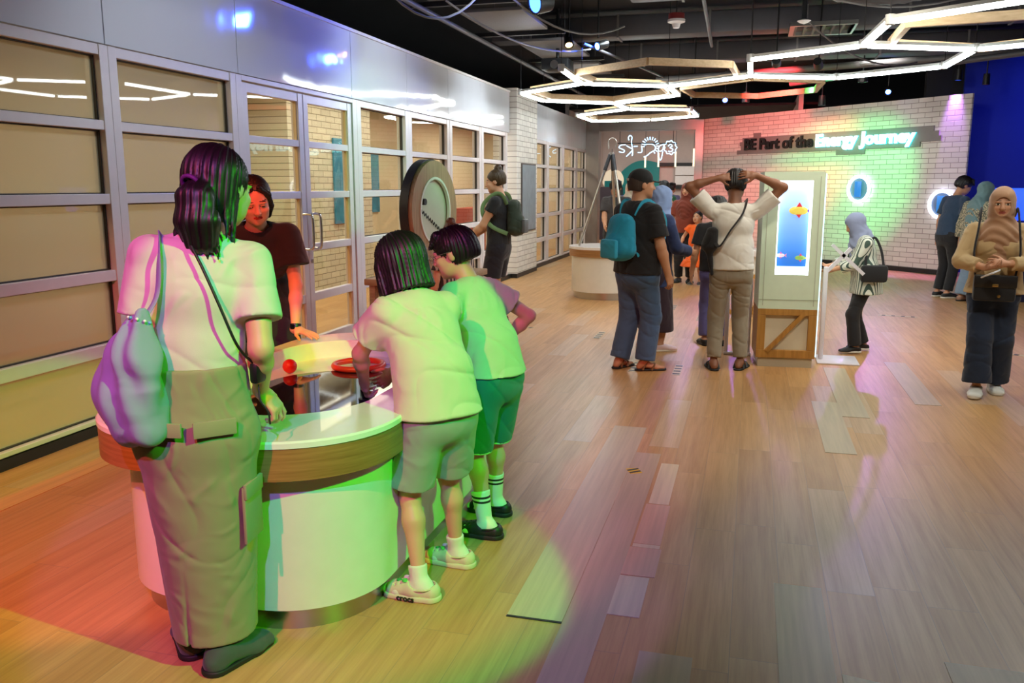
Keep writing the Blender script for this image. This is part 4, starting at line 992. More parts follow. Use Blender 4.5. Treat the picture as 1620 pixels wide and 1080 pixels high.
tube('hook', smooth_path([ap + Vector((-.05, 0, .0)), ap + Vector((-.05, 0, .1)), ap + Vector((0, 0, .15)), ap + Vector((.06, 0, .1)), ap + Vector((.05, 0, .02))], 5), .009, steel, Tp, 8)
tube('pendulum_line', [ap, (.05, 0, .35)], .004, black, Tp, 5)
# ---------------------------------------------------------------- fish tank kiosk
K_ = thing('aquarium_kiosk', 'tall pale green cabinet with blue lit fish tank window on wooden truss base', 'kiosk', (.10, 7.80, 0), rad(4))
kw, kd = .50, .5; paint = mat('kiosk_paint', rgb(220, 240, 216), .4)
box('plinth', (.02, .02, 0), (kw - .02, kd, .085), mat('plinth_m', rgb(196, 190, 170), .35), K_)
bm = bmesh.new()
F_ = .07
for q in ((0, .085, kw, .085 + F_), (0, .52 - F_ * .8, kw, .52), (0, .085 + F_, F_, .52 - F_ * .8), (kw - F_, .085 + F_, kw, .52 - F_ * .8)): add_box(bm, (q[0], 0, q[1]), (q[2], .04, q[3]), .003)
add_bar(bm, (.09, .022, .14), (.40, .022, .49), .036, .055, (0, 1, 0))
for x in (0, kw - .04): add_box(bm, (x, .04, .085), (x + .04, kd, .52))
bm_obj('truss_base', bm, oakx, K_)
box('base_panel', (.01, .035, .09), (kw - .01, kd - .01, .51), mat('base_panel_m', rgb(222, 214, 190), .5), K_)
wx0, wx1, wz0, wz1 = .125, .405, .82, 1.625
bm = bmesh.new()
for q in ((0, .52, kw, wz0), (0, wz1, kw, 1.68), (0, wz0, wx0, wz1), (wx1, wz0, kw, wz1)): add_box(bm, (q[0], 0, q[1]), (q[2], .02, q[3]))
add_box(bm, (0, .02, .52), (.02, kd, 1.68)); add_box(bm, (kw - .02, .02, .52), (kw, kd, 1.68)); add_box(bm, (0, kd - .02, .52), (kw, kd, 1.68)); add_box(bm, (0, 0, 1.68), (kw, kd, 1.70))
bm_obj('cabinet', bm, paint, K_)
bm = bmesh.new()
for q in ((0, .60, kw, .605), (.035, .55, .04, 1.66), (kw - .04, .55, kw - .035, 1.66)): add_box(bm, (q[0], -.003, q[1]), (q[2], .0, q[3]))
bm_obj('panel_joint', bm, mat('joint', rgb(180, 190, 168), .5), K_)
box('side_edge_glow', (kw, .02, .1), (kw + .012, .05, 1.68), mat('edge_glow', rgb(200, 240, 255), .5, emit=(.5, .85, 1, 1), es=1.5), K_)  # bright edge of the side panel, given a glow of its own
n = NB('tank_glow'); x_, y_, z_ = n.sep(n.tc)
c_ = n.ramp(n.math('DIVIDE', n.math('SUBTRACT', z_, wz0), wz1 - wz0), [(0, (.85, .95, 1, 1)), (.08, (.8, .92, 1, 1)), (.09, (.02, .12, .42, 1)), (.3, (.08, .26, .72, 1)), (.65, (.25, .45, .88, 1)), (1, (.75, .9, 1, 1))])  # light falling through the tank from above, painted as a white-to-blue glow
n.col((c_)); n.L.new(c_, n.b.inputs['Emission Color']); n.b.inputs['Emission Strength'].default_value = 1.0; n.b.inputs['Roughness'].default_value = .3
box('screen', (wx0, .06, wz0), (wx1, .07, wz1), n.m, K_)
bright = mat('tank_edge', rgb(255, 255, 255), .5, emit=(.85, .95, 1, 1), es=2.2)
bm = bmesh.new()
for q in ((wx0, wz0, wx0 + .012, wz1), (wx1 - .018, wz0, wx1, wz1), (wx0, wz1 - .02, wx1, wz1), (wx0, wz0, wx1, wz0 + .05)): add_box(bm, (q[0], .02, q[1]), (q[2], .06, q[3]))
bm_obj('light_edge', bm, bright, K_)
box('glass', (wx0, .012, wz0), (wx1, .016, wz1), glass_mat('tank_glass', (.97, .98, 1)), K_)
def fish(cx, cz_, L, body, fin, tail, flip=1):
    bm = bmesh.new(); n_ = 16
    pr = [(math.cos(a * 2 * PI / n_) * L * .42, math.sin(a * 2 * PI / n_) * L * .2) for a in range(n_)]
    loft(bm, [[(x, .0, z) for x, z in pr], [(x, -.006, z) for x, z in pr], [(x * .6, -.012, z * .6) for x, z in pr]])
    f = bm_obj('fish', bm, mat('fish_%s' % str(body), rgb(*body), .5, emit=rgb(*body), es=.5), K_); f.location = (cx, .055, cz_)
    def poly(nm, P, m_): b = bmesh.new(); loft(b, [[(x * L * flip, -.002, z * L) for x, z in P], [(x * L * flip, -.009, z * L) for x, z in P]]); bm_obj(nm, b, mat('fish_%s' % str(m_), rgb(*m_), .5, emit=rgb(*m_), es=.5), f)
    poly('tail_fin', [(.36, 0), (.62, .2), (.55, 0), (.62, -.2)], tail); poly('top_fin', [(-.1, .17), (.15, .18), (.02, .38)], fin); poly('bottom_fin', [(-.1, -.17), (.12, -.17), (.04, -.34)], fin)
    for sx in (-.18, -.02, .14): poly('stripe', [(sx, .15), (sx + .05, .15), (sx + .05, -.15), (sx, -.15)], (90, 70, 60) if body != (240, 214, 90) else (250, 250, 235))
fish(.30, 1.37, .19, (240, 214, 90), (230, 60, 60), (110, 60, 180)); fish(.17, .985, .085, (240, 220, 226), (220, 110, 160), (240, 150, 170)); fish(.335, .965, .105, (150, 190, 90), (230, 90, 120), (230, 210, 90)); fish(.145, 1.54, .07, (130, 190, 200), (100, 170, 190), (90, 160, 180))
Rl = thing('barrier_rail', 'white tubular floor rail left of the fish tank kiosk', 'rail', (-.02, 8.3, 0)); rm = mat('rail_white', rgb(226, 222, 232), .3)
tube('hoop', smooth_path([(-.15, 0, .03), (-.15, 0, .7), (-.13, 0, .75), (-.08, 0, .77), (-.0, 0, .77), (.03, 0, .75), (.05, 0, .7), (.05, 0, .03)], 4), .02, rm, Rl, 12); box('foot_bar', (-.17, -.03, 0), (.08, .03, .03), rm, Rl, .008)
St = thing('tablet_stand', 'white crossed arm tablet stand on flat base beside the kiosk', 'stand', (.72, 8.25, 0)); 
box('base_plate', (-.08, -.2, 0), (.28, .2, .015), rm, St, .005); box('post', (-.06, -.03, .015), (-.02, .03, .86), rm, St, .008)
bar('arm', (-.05, 0, .80), (.16, -.0, 1.03), .05, .03, rm, St); bar('arm', (-.0, 0, 1.06), (.28, 0, .80), .05, .03, rm, St)
tb_ = onz(1318, 402, 1.0); 
Bc = thing('exhibit_bench', 'white counter on wooden truss base behind the man in the white shirt', 'counter', (-.35, 11.3, 0))
box('counter_top', (-.2, -.3, .72), (.9, .3, .8), tw, Bc, .01); box('counter_body', (-.15, -.25, .5), (.85, .25, .72), bodyw, Bc)
bm = bmesh.new()
for x in (-.12, .38, .82): add_box(bm, (x - .03, -.25, 0), (x + .03, -.2, .5))
add_bar(bm, (-.12, -.23, .02), (.38, -.23, .48), .05, .05); add_bar(bm, (.38, -.23, .02), (.82, -.23, .48), .05, .05); add_box(bm, (-.15, -.25, 0), (.85, -.2, .05)); add_box(bm, (-.15, -.25, .45), (.85, -.2, .5)); bm_obj('truss_base', bm, oakx, Bc)
# ---------------------------------------------------------------- marks on the floor
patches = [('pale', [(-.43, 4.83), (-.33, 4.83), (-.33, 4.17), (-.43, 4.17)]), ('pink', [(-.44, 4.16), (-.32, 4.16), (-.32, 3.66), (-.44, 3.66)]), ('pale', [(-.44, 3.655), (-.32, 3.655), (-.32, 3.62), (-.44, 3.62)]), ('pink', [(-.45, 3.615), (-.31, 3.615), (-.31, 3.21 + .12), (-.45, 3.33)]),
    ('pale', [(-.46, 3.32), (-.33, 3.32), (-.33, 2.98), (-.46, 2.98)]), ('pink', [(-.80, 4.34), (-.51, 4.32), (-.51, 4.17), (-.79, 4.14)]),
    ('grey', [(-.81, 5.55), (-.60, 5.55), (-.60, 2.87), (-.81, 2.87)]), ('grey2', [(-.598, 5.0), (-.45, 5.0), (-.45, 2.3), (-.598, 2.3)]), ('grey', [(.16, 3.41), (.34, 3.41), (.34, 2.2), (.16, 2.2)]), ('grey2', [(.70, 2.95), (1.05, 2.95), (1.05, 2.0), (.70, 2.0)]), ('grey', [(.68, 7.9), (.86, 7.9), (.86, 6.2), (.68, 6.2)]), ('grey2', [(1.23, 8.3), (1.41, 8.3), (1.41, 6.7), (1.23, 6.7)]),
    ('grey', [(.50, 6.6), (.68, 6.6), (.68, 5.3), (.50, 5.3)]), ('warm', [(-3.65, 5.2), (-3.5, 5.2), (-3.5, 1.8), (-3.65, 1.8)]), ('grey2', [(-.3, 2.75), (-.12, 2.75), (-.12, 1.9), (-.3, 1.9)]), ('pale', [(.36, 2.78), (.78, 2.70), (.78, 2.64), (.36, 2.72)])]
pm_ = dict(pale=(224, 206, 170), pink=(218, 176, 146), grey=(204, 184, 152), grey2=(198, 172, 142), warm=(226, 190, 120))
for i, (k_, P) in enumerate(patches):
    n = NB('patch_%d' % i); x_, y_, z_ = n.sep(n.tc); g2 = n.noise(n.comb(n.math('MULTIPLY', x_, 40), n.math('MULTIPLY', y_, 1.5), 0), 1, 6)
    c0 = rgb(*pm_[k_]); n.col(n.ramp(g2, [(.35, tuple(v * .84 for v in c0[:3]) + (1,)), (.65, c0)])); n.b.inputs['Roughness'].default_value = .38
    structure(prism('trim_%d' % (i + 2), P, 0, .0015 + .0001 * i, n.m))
tag(box('floor_gap', (-.81, 2.862, .0), (-.6, 2.874, .0028), black), 'dark narrow gap at the end of a pale plank in front', 'gap')
sy = mat('sticker_yellow', rgb(236, 196, 20), .5)
fs_ = thing('floor_sticker', 'small yellow and black striped sticker on the wooden floor', 'sticker', onz(1003, 745), rad(25)); box('sticker_base', (-.035, -.045, .0), (.035, .045, .003), sy, fs_)
for y in (-.04, .0): bm = bmesh.new(); loft(bm, [[(-.035, y, .003), (.035, y + .02, .003), (.035, y + .04, .003), (-.035, y + .02, .003)], [(-.035, y, .004), (.035, y + .02, .004), (.035, y + .04, .004), (-.035, y + .02, .004)]]); bm_obj('stripe', bm, black, fs_)
for i, (px, py, a_) in enumerate(((948, 530, 0), (1066, 486, 0), (1107, 503, 0), (1072, 585, 0), (1005, 580, 0), (820, 516, 70), (1597, 560, 60), (1420, 500, 80))):
    M_ = thing('floor_marker', 'small dashed marker tape on the floor ' + ['left of the man in the black cap', 'beyond the man in the black cap', 'beneath the girl in orange', 'between the two standing men', 'right of the broad man\'s sandals', 'beside the woman with the green backpack', 'right of the woman in the brown headscarf', 'by the brick wall near the standing couple'][i], 'marker', onz(px, py), rad(a_))
    box('tape', (-.035, -.22, 0), (.035, .22, .002), mat('tape_pale', rgb(206, 188, 150), .5), M_)
    for k in range(4): box('dash', (-.03, -.19 + k * .11, .002), (.03, -.15 + k * .11, .003), black, M_)
# ---------------------------------------------------------------- things seen through the far glass
tag(box('storage_cabinet', (-6.3, 17.8, 0), (-5.9, 19.6, 1.1), mat('red_cab', rgb(176, 70, 50), .5)), 'red low cabinet behind the far window panes', 'cabinet')
tag(box('table', (-5.8, 19.6, .0), (-5.2, 20.6, .75), mat('wtab', rgb(230, 226, 216), .5)), 'white block table behind the far window panes', 'table')
for i, (y, c, h_) in enumerate(((17.0, (30, 70, 120), .34), (17.25, (226, 170, 60), .2), (17.6, (40, 140, 200), .38), (17.95, (30, 120, 180), .36))):
    x0_ = -4.95; sh = None
    tag(lathe('bottle', [(0, 0), (.07, 0), (.07, h_ * .7), (.03, h_ * .85), (.03, h_), (0, h_)], mat('bottle%d' % i, rgb(*c), .3), None, 16, (x0_, y, 1.56)), ['dark blue bottle on the shelf behind the far glass', 'amber bottle on the shelf behind the far glass', 'bright blue bottle, third on the shelf behind the far glass', 'mid blue bottle at the far end of the same shelf'][i], 'bottle')
bm = bmesh.new(); add_box(bm, (-5.1, 16.6, 1.52), (-4.8, 18.3, 1.56)); add_box(bm, (-5.1, 16.57, 0), (-4.8, 16.6, 1.56)); add_box(bm, (-5.1, 18.3, 0), (-4.8, 18.33, 1.56))
tag(bm_obj('shelf', bm, white), 'white shelf holding four bottles behind the far glass', 'shelf')
# blue lit display at the right edge
Dp = thing('display_counter', 'blue lit display counter at the right edge beside the woman in brown headscarf', 'display', (3.2, 13.2, 0))
box('counter_body', (0, 0, 0), (1.6, .7, .95), mat('dark_blue', rgb(30, 34, 70), .5), Dp, .02); box('light_top', (.02, .02, .95), (1.58, .68, .98), mat('blue_glow', rgb(60, 90, 255), .4, emit=(.05, .12, 1, 1), es=1.6), Dp)
box('screen', (.1, .5, 1.1), (1.4, .55, 1.55), mat('blue_glow2', rgb(60, 120, 255), .4, emit=(.03, .1, .8, 1), es=1.0), Dp, .02)
# ================================================================ people
sk_l = mat('skin_light', rgb(216, 164, 132), .5, nscale=8); sk_m = mat('skin_tan', rgb(196, 142, 108), .5, nscale=8); sk_b = mat('skin_brown', rgb(140, 92, 66), .5, nscale=8)
hairm = mat('hair_black', rgb(22, 17, 17), .46, spec=.5); hairb = mat('hair_brown', rgb(92, 58, 38), .45)
def cloth(name, c, **kw):
    kw.setdefault('bump', .12); kw.setdefault('bscale', 700); kw.setdefault('wrinkle', .35); return mat(name, rgb(*c), .85, sheen=.15, **kw)
def stripes(name, c1, c2, freq, axis='x', w=.5):
    n = NB(name); x, y, z = n.sep(n.tc); v = {'x': x, 'y': y, 'z': z, 'xy': n.math('ADD', x, y)}[axis]
    f = n.math('GREATER_THAN', n.math('FRACT', n.math('MULTIPLY', v, freq)), w)
    n.col(n.mix(f, rgb(*c1), rgb(*c2))); n.b.inputs['Roughness'].default_value = .8; return n.m
def wpt(p): return ('w', p[0], p[1], p[2])
blackc = cloth('black_cloth', (24, 24, 28)); sole_w = mat('sole_white', rgb(228, 224, 214), .5); sole_b = mat('sole_black', rgb(26, 26, 26), .6)
blk_shoe = mat('shoe_black', rgb(28, 28, 30), .6); denim = cloth('denim', (66, 96, 132), noise=.2, nscale=10); khaki = cloth('khaki', (150, 140, 122))

# ---- the woman in the foreground, seen from behind
r = onz(336, 1046)
A = Person('woman in white t-shirt and khaki skirt seen from behind at table, ponytail', (r.x, r.y), 27, h=1.69, v=.0055, female=True, lean=7, side=5, skin=sk_l, fat=.97, sw=.158,
           hs=1.04, head=(-32, 12, 0), neck=(.03, 0, 0), lw=(-.10, .26, 1.04), rw=wpt(ony(413, 618, 2.50)), lel=(-.3, -1, -.5), rel=(.15, -1, -.3), lfy=12, rfy=-40, la=(-.08, .10, .083), ra=(.05, -.03, .083),
           rh=dict(d=(.6, -.05, -.75), n=(-.5, .35, -.6), curls=(.5, .75, .95, .8), spread=9), lh=dict(curl=.5))
A.body(face=True)
A.tee(cloth('tee_white', (206, 196, 186)), inf=.012, L=.19, hem=.12, r0=.06, r1=.076, neck=.062, amp=.006, seed=.7, freq=30)
def skcut(g):
    a = A.pel + V3(-.055, -.17, -.26); g.seg(a, V3(a[0] + .0, -.10, .0), .004, .010, .004, op='s', fl=V3(0, 1, 0), fs=9)
skm = cloth('skirt_khaki', (148, 138, 106), wrinkle=.5)
sk = A.skirt(skm, .10, r0=.124, r1=.118, top=.13, fs=1.44, fs2=1.15, amp=.005, cut=skcut, bot=(.015, .03), seed=1.3)
def patch(P_, w, h_, par, m, y_, x_, z_, rz, nm='pocket_flap', th=.007, rx=0):
    o = box(nm, (-w / 2, -th, -h_), (w / 2, th * .5, 0), m, par, .003); o.location = (x_, y_, z_); o.rotation_euler = (rx, 0, rz); return o
fl_ = cloth('flap_khaki', (152, 142, 110), wrinkle=0)
patch(A, .13, .05, sk, fl_, A.pel[1] - .139, A.pel[0] + .075, A.pel[2] - .02, .34)
patch(A, .12, .045, sk, fl_, A.pel[1] - .142, A.pel[0] - .075, A.pel[2] - .02, -.3)

patch(A, .13, .19, sk, fl_, A.pel[1] - .03, A.pel[0] + .160, A.pel[2] - .26, 1.25, 'cargo_pocket', .008)
patch(A, .13, .05, sk, fl_, A.pel[1] - .033, A.pel[0] + .166, A.pel[2] - .25, 1.25, 'pocket_flap', .008)
def ext(g, H, q):
    g.ell(H(0, -.035, .03), V3(.088, .098, .1) * q, A.Rh, .02)
    g.ell(H(0, -.05, -.045), V3(.078, .07, .08) * q, A.Rh, .03)
    tail = [H(.012, -.115, -.005), H(.02, -.132, -.05), H(.028, -.122, -.12), H(.03, -.10, -.18)]
    g.chain(tail, [.022, .040, .050, .040], .012, fl=A.Rh[:, 0], fs=1.45)
    for k in range(22):
        x = -.075 + k * .0072; g.seg(H(x * .5, -.11, -.10), H(x * 1.25 + .01 * math.sin(k * 5), -.07 - .02 * math.cos(k * 3), -.235 - .03 * math.sin(k * 2.3)), .012, .0035, .004)
    for k in range(3):
        y = -.05 + k * .016; g.seg(H(.068, y, .0), H(.085 + .012 * math.sin(k * 3), y * 1.1, -.16 - .03 * math.sin(k * 4)), .016, .004, .006)
    for k in range(5): g.seg(H(-.07, -.06 + k * .02, -.02), H(-.09 + .01 * k, -.07 + k * .02, -.15 - .02 * math.sin(k * 4)), .014, .004, .006)
A.hair(hairm, 'long', v=.0042, extra=ext, strand=.0022)
tp = A.H(0, -.128, -.012); bm = bmesh.new(); add_tube(bm, [tuple(tp + A.Rh @ (V3(.03 * math.cos(a * PI / 8), 0, 0) + V3(0, -.02, .02) * math.sin(a * PI / 8))) for a in range(16)], .007, 8, True); bm_obj('hair_tie', bm, mat('hair_tie_purple', rgb(90, 40, 110), .6), A.e, ang=60)
A.shoes(cloth('shoe_greengrey', (66, 76, 72)), sole_b, inf=.012, high=.02)
# tote bag
def toworld(P, p): q = P.Rw @ np.array(p) + P.root; return Vector(q.tolist())
tc_ = ony(207, 600, r.y - .16); TB = thing('tote_bag', 'lavender grey drawstring tote bag hanging from left shoulder of the foreground woman', 'bag', tc_)
TB.rotation_euler = (0, 0, rad(-25))
g = SD((-.25, -.2, -.3), (.25, .2, .3), .0055)
g.seg((.01, 0, -.135), (-.01, 0, -.05), .075, .08, .05, fl=V3(1, 0, 0), fs=1.5, fs2=1.65); g.seg((-.01, 0, -.05), (.02, .0, .07), .08, .06, .05, fl=V3(1, 0, 0), fs=1.65, fs2=1.5); g.seg((.02, 0, .07), (.06, .02, .20), .06, .02, .05, fl=V3(1, 0, 0), fs=1.4, fs2=1.2)
tm_ = cloth('tote_lavender', (142, 148, 176), bump=.15); TBm = g.mesh('bag_body', tm_, TB, disp=lambda P, N: (.007 * np.sin(P[:, 0] / (.30 - .7 * P[:, 2]) * 24 + 1.5 * np.sin(P[:, 2] * 11) + P[:, 1] * 14) + .005 * np.sin(P[:, 0] * 30 + P[:, 2] * 25)).astype(np.float32))
iw = Rz(rad(-25)).T
lt = lambda w_: tuple(iw @ np.array((Vector(w_) - tc_)[:]))
shp = toworld(A, A.sh[0] + V3(.04, .0, .062)); bk_ = toworld(A, A.sh[0] + V3(.05, -.10, .0)); bk2 = toworld(A, A.sh[0] + V3(.04, -.135, -.12)); fr_ = toworld(A, A.sh[0] + V3(.03, .10, -.02)); fr2 = toworld(A, A.sh[0] + V3(-.09, .08, -.25))
tube('strap', smooth_path([(.05, .01, .17), lt(bk2), lt(bk_), lt(shp), lt(fr_), lt(fr2), (.05, .03, .18)], 6), .004, tm_, TB, 8, False, 4.0, tuple(Rz(rad(0)) @ V3(0, 1, .3)))
for k in range(9): a_ = k * 2 * PI / 9; o = lathe('bead', [(.005 * math.sin(q * PI / 6), -.005 * math.cos(q * PI / 6)) for q in range(7)], mat('bead', rgb(120, 170, 230), .2) if k % 2 else mat('bead2', rgb(236, 232, 236), .2), TB, 10); o.location = (.055 + .03 * math.cos(a_), .015 + .03 * math.sin(a_), .185 - .012 * math.sin(a_))
# crossbody pouch
PW = toworld(A, A.pel + V3(.20, -.02, .10)); PB = thing('shoulder_pouch', 'small black pouch on thin black strap at right hip of the foreground woman', 'bag', PW)
box('pouch_body', (-.016, -.03, -.035), (.016, .03, .035), mat('pouch_black', rgb(20, 20, 24), .4), PB, .012)
def L2(p): v = toworld(A, p) - PW; return tuple(v)
stp = [(0, -.015, .03), L2(A.waist + V3(.158, -.09, .0)), L2(A.T(.125, -.138, .22)), L2(A.T(.075, -.153, .33)), L2(A.T(.02, -.142, .44)), L2(A.T(-.03, -.10, .52)), L2(A.T(-.06, .0, .55)), L2(A.T(-.06, .09, .46)), L2(A.T(.06, .15, .28)), (0, .03, .04)]
tube('strap', smooth_path(stp, 6), .0045, mat('strap_black', rgb(22, 22, 26), .5), PB, 8)
tube('cord', smooth_path([(.0, .0, -.04), (.01, -.01, -.09), (.03, 0, -.13), (.035, 0, -.17)], 4), .003, black, PB, 6)

# ---- the woman on the far side of the table
B = Person('woman in black dress leaning over the far rim, lit red', (-2.70, 4.38), -152, h=1.67, v=.005, female=True, lean=24, skin=sk_l, fat=.9, head=(12, 22, 6), sw=.165,
           lw=wpt(onz(468, 528, .775)), rw=(.12, .30, .90), lel=(-.9, -.6, -.1), rel=(1, -.3, -.2), lh=dict(d=(-.75, .55, -.15), n=(0, 0, -1), curl=.12, spread=12))
B.body(lips=mat('lips_red', rgb(190, 20, 24), .35))
B.tee(blackc, L=.17, hem=-.1, r0=.075, r1=.10, inf=.02, amp=.006); B.skirt(blackc, .42, r0=.13, r1=.20, top=.15)
def ext(g, H, q):
    g.ell(H(0, -.03, .04), V3(.081, .093, .086) * q, B.Rh, .02)
    for sx in (-1, 1): g.chain([H(sx * .02, .07, .10), H(sx * .066, .05, .05), H(sx * .08, .01, -.03), H(sx * .07, -.04, -.11)], [.012, .013, .015, .012], .01)
    g.ell(H(0, -.07, -.06), V3(.07, .05, .09) * q, B.Rh, .03)
B.hair(hairm, 'long', v=.0045, extra=ext, cut=lambda g, H, q: g.ell(H(0, .10, .005), V3(.056, .07, .085) * q, B.Rh, .012, 's'))
B.shoes(blk_shoe, sole_b)
WT = thing('wristwatch', 'black watch with band on left wrist of the woman in black dress', 'watch', toworld(B, B.wr[0] + nrm(B.el[0] - B.wr[0]) * .02)); dv = Vector((B.Rw @ nrm(B.wr[0] - B.el[0])).tolist())
o = lathe('watch_band', [(.027, -.011), (.031, -.011), (.031, .011), (.027, .011), (.027, -.011)], mat('watch_blk', rgb(20, 20, 40), .4), WT, 24); o.matrix_local = dv.to_track_quat('Z', 'Y').to_matrix().to_4x4()
o2 = box('watch_face', (-.014, -.036, -.014), (.014, -.03, .014), mat('watch_face', rgb(10, 10, 20), .1), WT, .003); o2.matrix_local = o.matrix_local

# ---- girl with a bob
fl_w = onz(664, 945); fr_w = onz(722, 892)
rg = (fl_w + fr_w) / 2; pk = Vector((onz(578, 628, .68).x, onz(578, 628, .68).y, .68))
G = Person('girl with black bob hair in pale t-shirt and grey shorts leaning on the table', (rg.x - .02, rg.y), 52, h=1.42, hs=1.17, v=.005, lean=26, skin=sk_l, fat=.94, head=(14, 20, 0), sw=.16, pel=(-.0, -.06, -.01),
           lw=wpt(pk + Vector((.04, -.09, .085))), rw=wpt(pk + Vector((.075, .07, .07))), lel=(-1, -.3, .5), rel=(1, .2, -.5), lfy=34, rfy=30, la=wpt((fl_w.x, fl_w.y, .075)), ra=wpt((fr_w.x, fr_w.y, .075)),
           lh=dict(curl=.8, n=(1, 0, -.3)), rh=dict(curl=.8, n=(-1, 0, -.3)))
G.body(face=True)
G.tee(cloth('tee_cream', (214, 206, 176)), inf=.02, L=.165, r0=.078, r1=.098, hem=-.03, neck=.062, amp=.007, flare=.02, seed=2.2, freq=28, torsok=.08)
G.pants(cloth('shorts_grey', (150, 158, 146), bump=.15), end=.42, r=(.108, .112, .1), wide=1.12, name='shorts', amp=.006, inf=.022, seed=2)
def bobx(P_):
    def ext(g, H, q):
        g.ell(H(0, -.02, .035), V3(.095, .108, .098) * q, P_.Rh, .02)
        g.seg(H(0, -.03, .02), H(0, -.028, -.115), .088 * q, .098 * q, .03, cap=(0, 1), fl=P_.Rh[:, 0], fs=1.02)
        for sx in (-1, 1): g.seg(H(sx * .07, .03, .0), H(sx * .078, .035, -.115), .03, .026, .02, cap=(0, 1))
    return ext
G.hair(hairm, 'long', v=.0045, extra=bobx(G), strand=.0026, cut=lambda g, H, q: (g.ell(H(0, .105, -.05), V3(.064, .075, .12) * q, G.Rh, .012, 's')))
socks = cloth('sock_white', (226, 222, 206)); cream = mat('clog_cream', rgb(214, 204, 172), .55)
def sock(P_, i, m, top=.16, inf=.004):
    K = P_.k; g = SD(P_.an[i] - .22, P_.an[i] + .26, .005); d = nrm(P_.kn[i] - P_.an[i]); P = P_.foot(g, i, inf)
    g.seg(P_.an[i] + V3(0, 0, -.02), P_.an[i] + d * top * K, .034 * K + inf, (.034 + .09 * top) * K + inf, .015, cap=(0, 1)); return g.mesh('sock', m, P_.e)
def clog(P_, i, m, ms, text=False):
    R = Rz(P_.fy[i]); a = P_.an[i]; K = P_.k * 1.06; b = V3(a[0], a[1], a[2] - .075); P = lambda x, y, z: b + R @ (V3(x, y, z) * K); X = R[:, 0]
    g = SD(b - .2, b + .24, .0042)
    g.seg(P(0, -.055, .04), P(0, .02, .04), .042 * K, .043 * K, .02, fl=X, fs=1.0, fs2=1.12); g.seg(P(0, .02, .045), P(0, .125, .03), .045 * K, .034 * K, .02, fl=X, fs=1.12, fs2=1.42)
    g.half(P(0, 0, .0), (0, 0, -1)); g.shell(.009)
    g.seg(P(0, -.05, .012), P(0, .13, .012), .03 * K, .03 * K, .005, fl=X, fs=1.2, fs2=1.4); g.half(P(0, 0, 0), (0, 0, -1))
    g.ell(P(0, -.015, .092), V3(.06, .062, .052) * K, R, .004, 's')
    for k in range(9): g.ell(P(-.028 + (k % 3) * .028, .055 + (k // 3) * .026, .088 - (k // 3) * .012), V3(.006, .006, .02) * K, R, 0, 's')
    c = g.mesh('clog', m, P_.e)
    g = SD(b - .2, b + .24, .0045); g.seg(P(0, -.052, .011), P(0, .0, .011), .05 * K, .05 * K, .01, fl=X, fs=1.0, fs2=1.05); g.seg(P(0, .0, .011), P(0, .125, .011), .05 * K, .046 * K, .01, fl=X, fs=1.05, fs2=1.22)
    g.half((0, 0, b[2] + .022), (0, 0, 1)); g.half((0, 0, b[2]), (0, 0, -1)); s_ = g.mesh('sole', ms, c)
    st = [P(-.05, -.0, .055), P(-.045, -.05, .062), P(0, -.082, .066), P(.045, -.05, .062), P(.05, 0, .055)]
    tube('heel_strap', smooth_path([tuple(q) for q in st], 5), .004, m, c, 6, False, 1.0)
    return c, P, R
for i in (0, 1):
    sock(G, i, socks, .07); c, P, R = clog(G, i, cream, cream)
    for k, (x, y, cc) in enumerate(((-.02, .06, (90, 200, 90)), (.018, .07, (240, 240, 240)), (-.005, .095, (60, 160, 80)), (.03, .045, (200, 60, 160)))):
        o = lathe('charm', [(0, 0), (.012, 0), (.01, .008), (0, .01)], mat('charm%d' % k, rgb(*cc), .4), c, 10); o.location = P(x, y, .085 - (y - .04) * .35)
    if i == 0:
        Mx = Matrix((tuple(R @ V3(0, -1, 0)), tuple(V3(0, 0, 1)), tuple(R @ V3(-1, 0, 0)))).transposed().to_4x4(); Mx.translation = Vector(P(-.0592, .085, .004).tolist())
        text_obj('lettering', 'crocs', .034, .0012, black, Mx, c, .0008)
pz = thing('puck', 'black magnet puck held by the girl over the mirror', 'puck', (pk.x, pk.y, .655)); lathe('puck_body', [(0, 0), (.028, 0), (.03, .02), (0, .022)], black, pz, 24); lathe('puck_grip', [(.014, .02), (.022, .06), (0, .064)], black, pz, 20)

# ---- boy with glasses
bl_w = onz(768, 848); br_w = onz(784, 812)
rb = (bl_w + br_w) / 2
Bo = Person('boy with glasses in pale t-shirt and teal shorts beside the girl', (rb.x - .015, rb.y), 66, h=1.40, hs=1.17, v=.005, lean=23, skin=sk_l, fat=.93, head=(26, 16, 0), sw=.158, pel=(0, -.055, 0),
            lw=wpt(onz(655, 610, .80)), rw=(.24, .12, .82), lel=(-.6, -.5, -.3), rel=(.9, -.9, 0), lfy=18, rfy=14, la=wpt((bl_w.x, bl_w.y, .075)), ra=wpt((br_w.x, br_w.y, .075)), lh=dict(curl=.3))
Bo.body()
Bo.tee(cloth('tee_mint', (188, 208, 170)), inf=.016, L=.15, r0=.068, r1=.084, hem=.0, neck=.062, amp=.006, flare=.012, seed=3.1)
sh_ = Bo.pants(cloth('shorts_teal', (14, 118, 104), bump=.1), end=.47, r=(.105, .108, .105), wide=1.1, name='shorts', amp=.005, seed=5, inf=.02)
for i in (0, 1):
    h_, n_ = Bo.hip[i], Bo.kn[i]; q = h_ + (n_ - h_) * .94; K = Bo.k * Bo.fat
    g = SD(q - .2, q + .2, .005); u = nrm(n_ - h_); g.seg(q - u * .004, q + u * .008, .1075 * K, .1075 * K, 0, cap=(1, 1), fl=Bo.Rp[:, 0], fs=1.09); g.mesh('hem_trim', mat('trim_mint', rgb(160, 230, 190), .7), sh_)
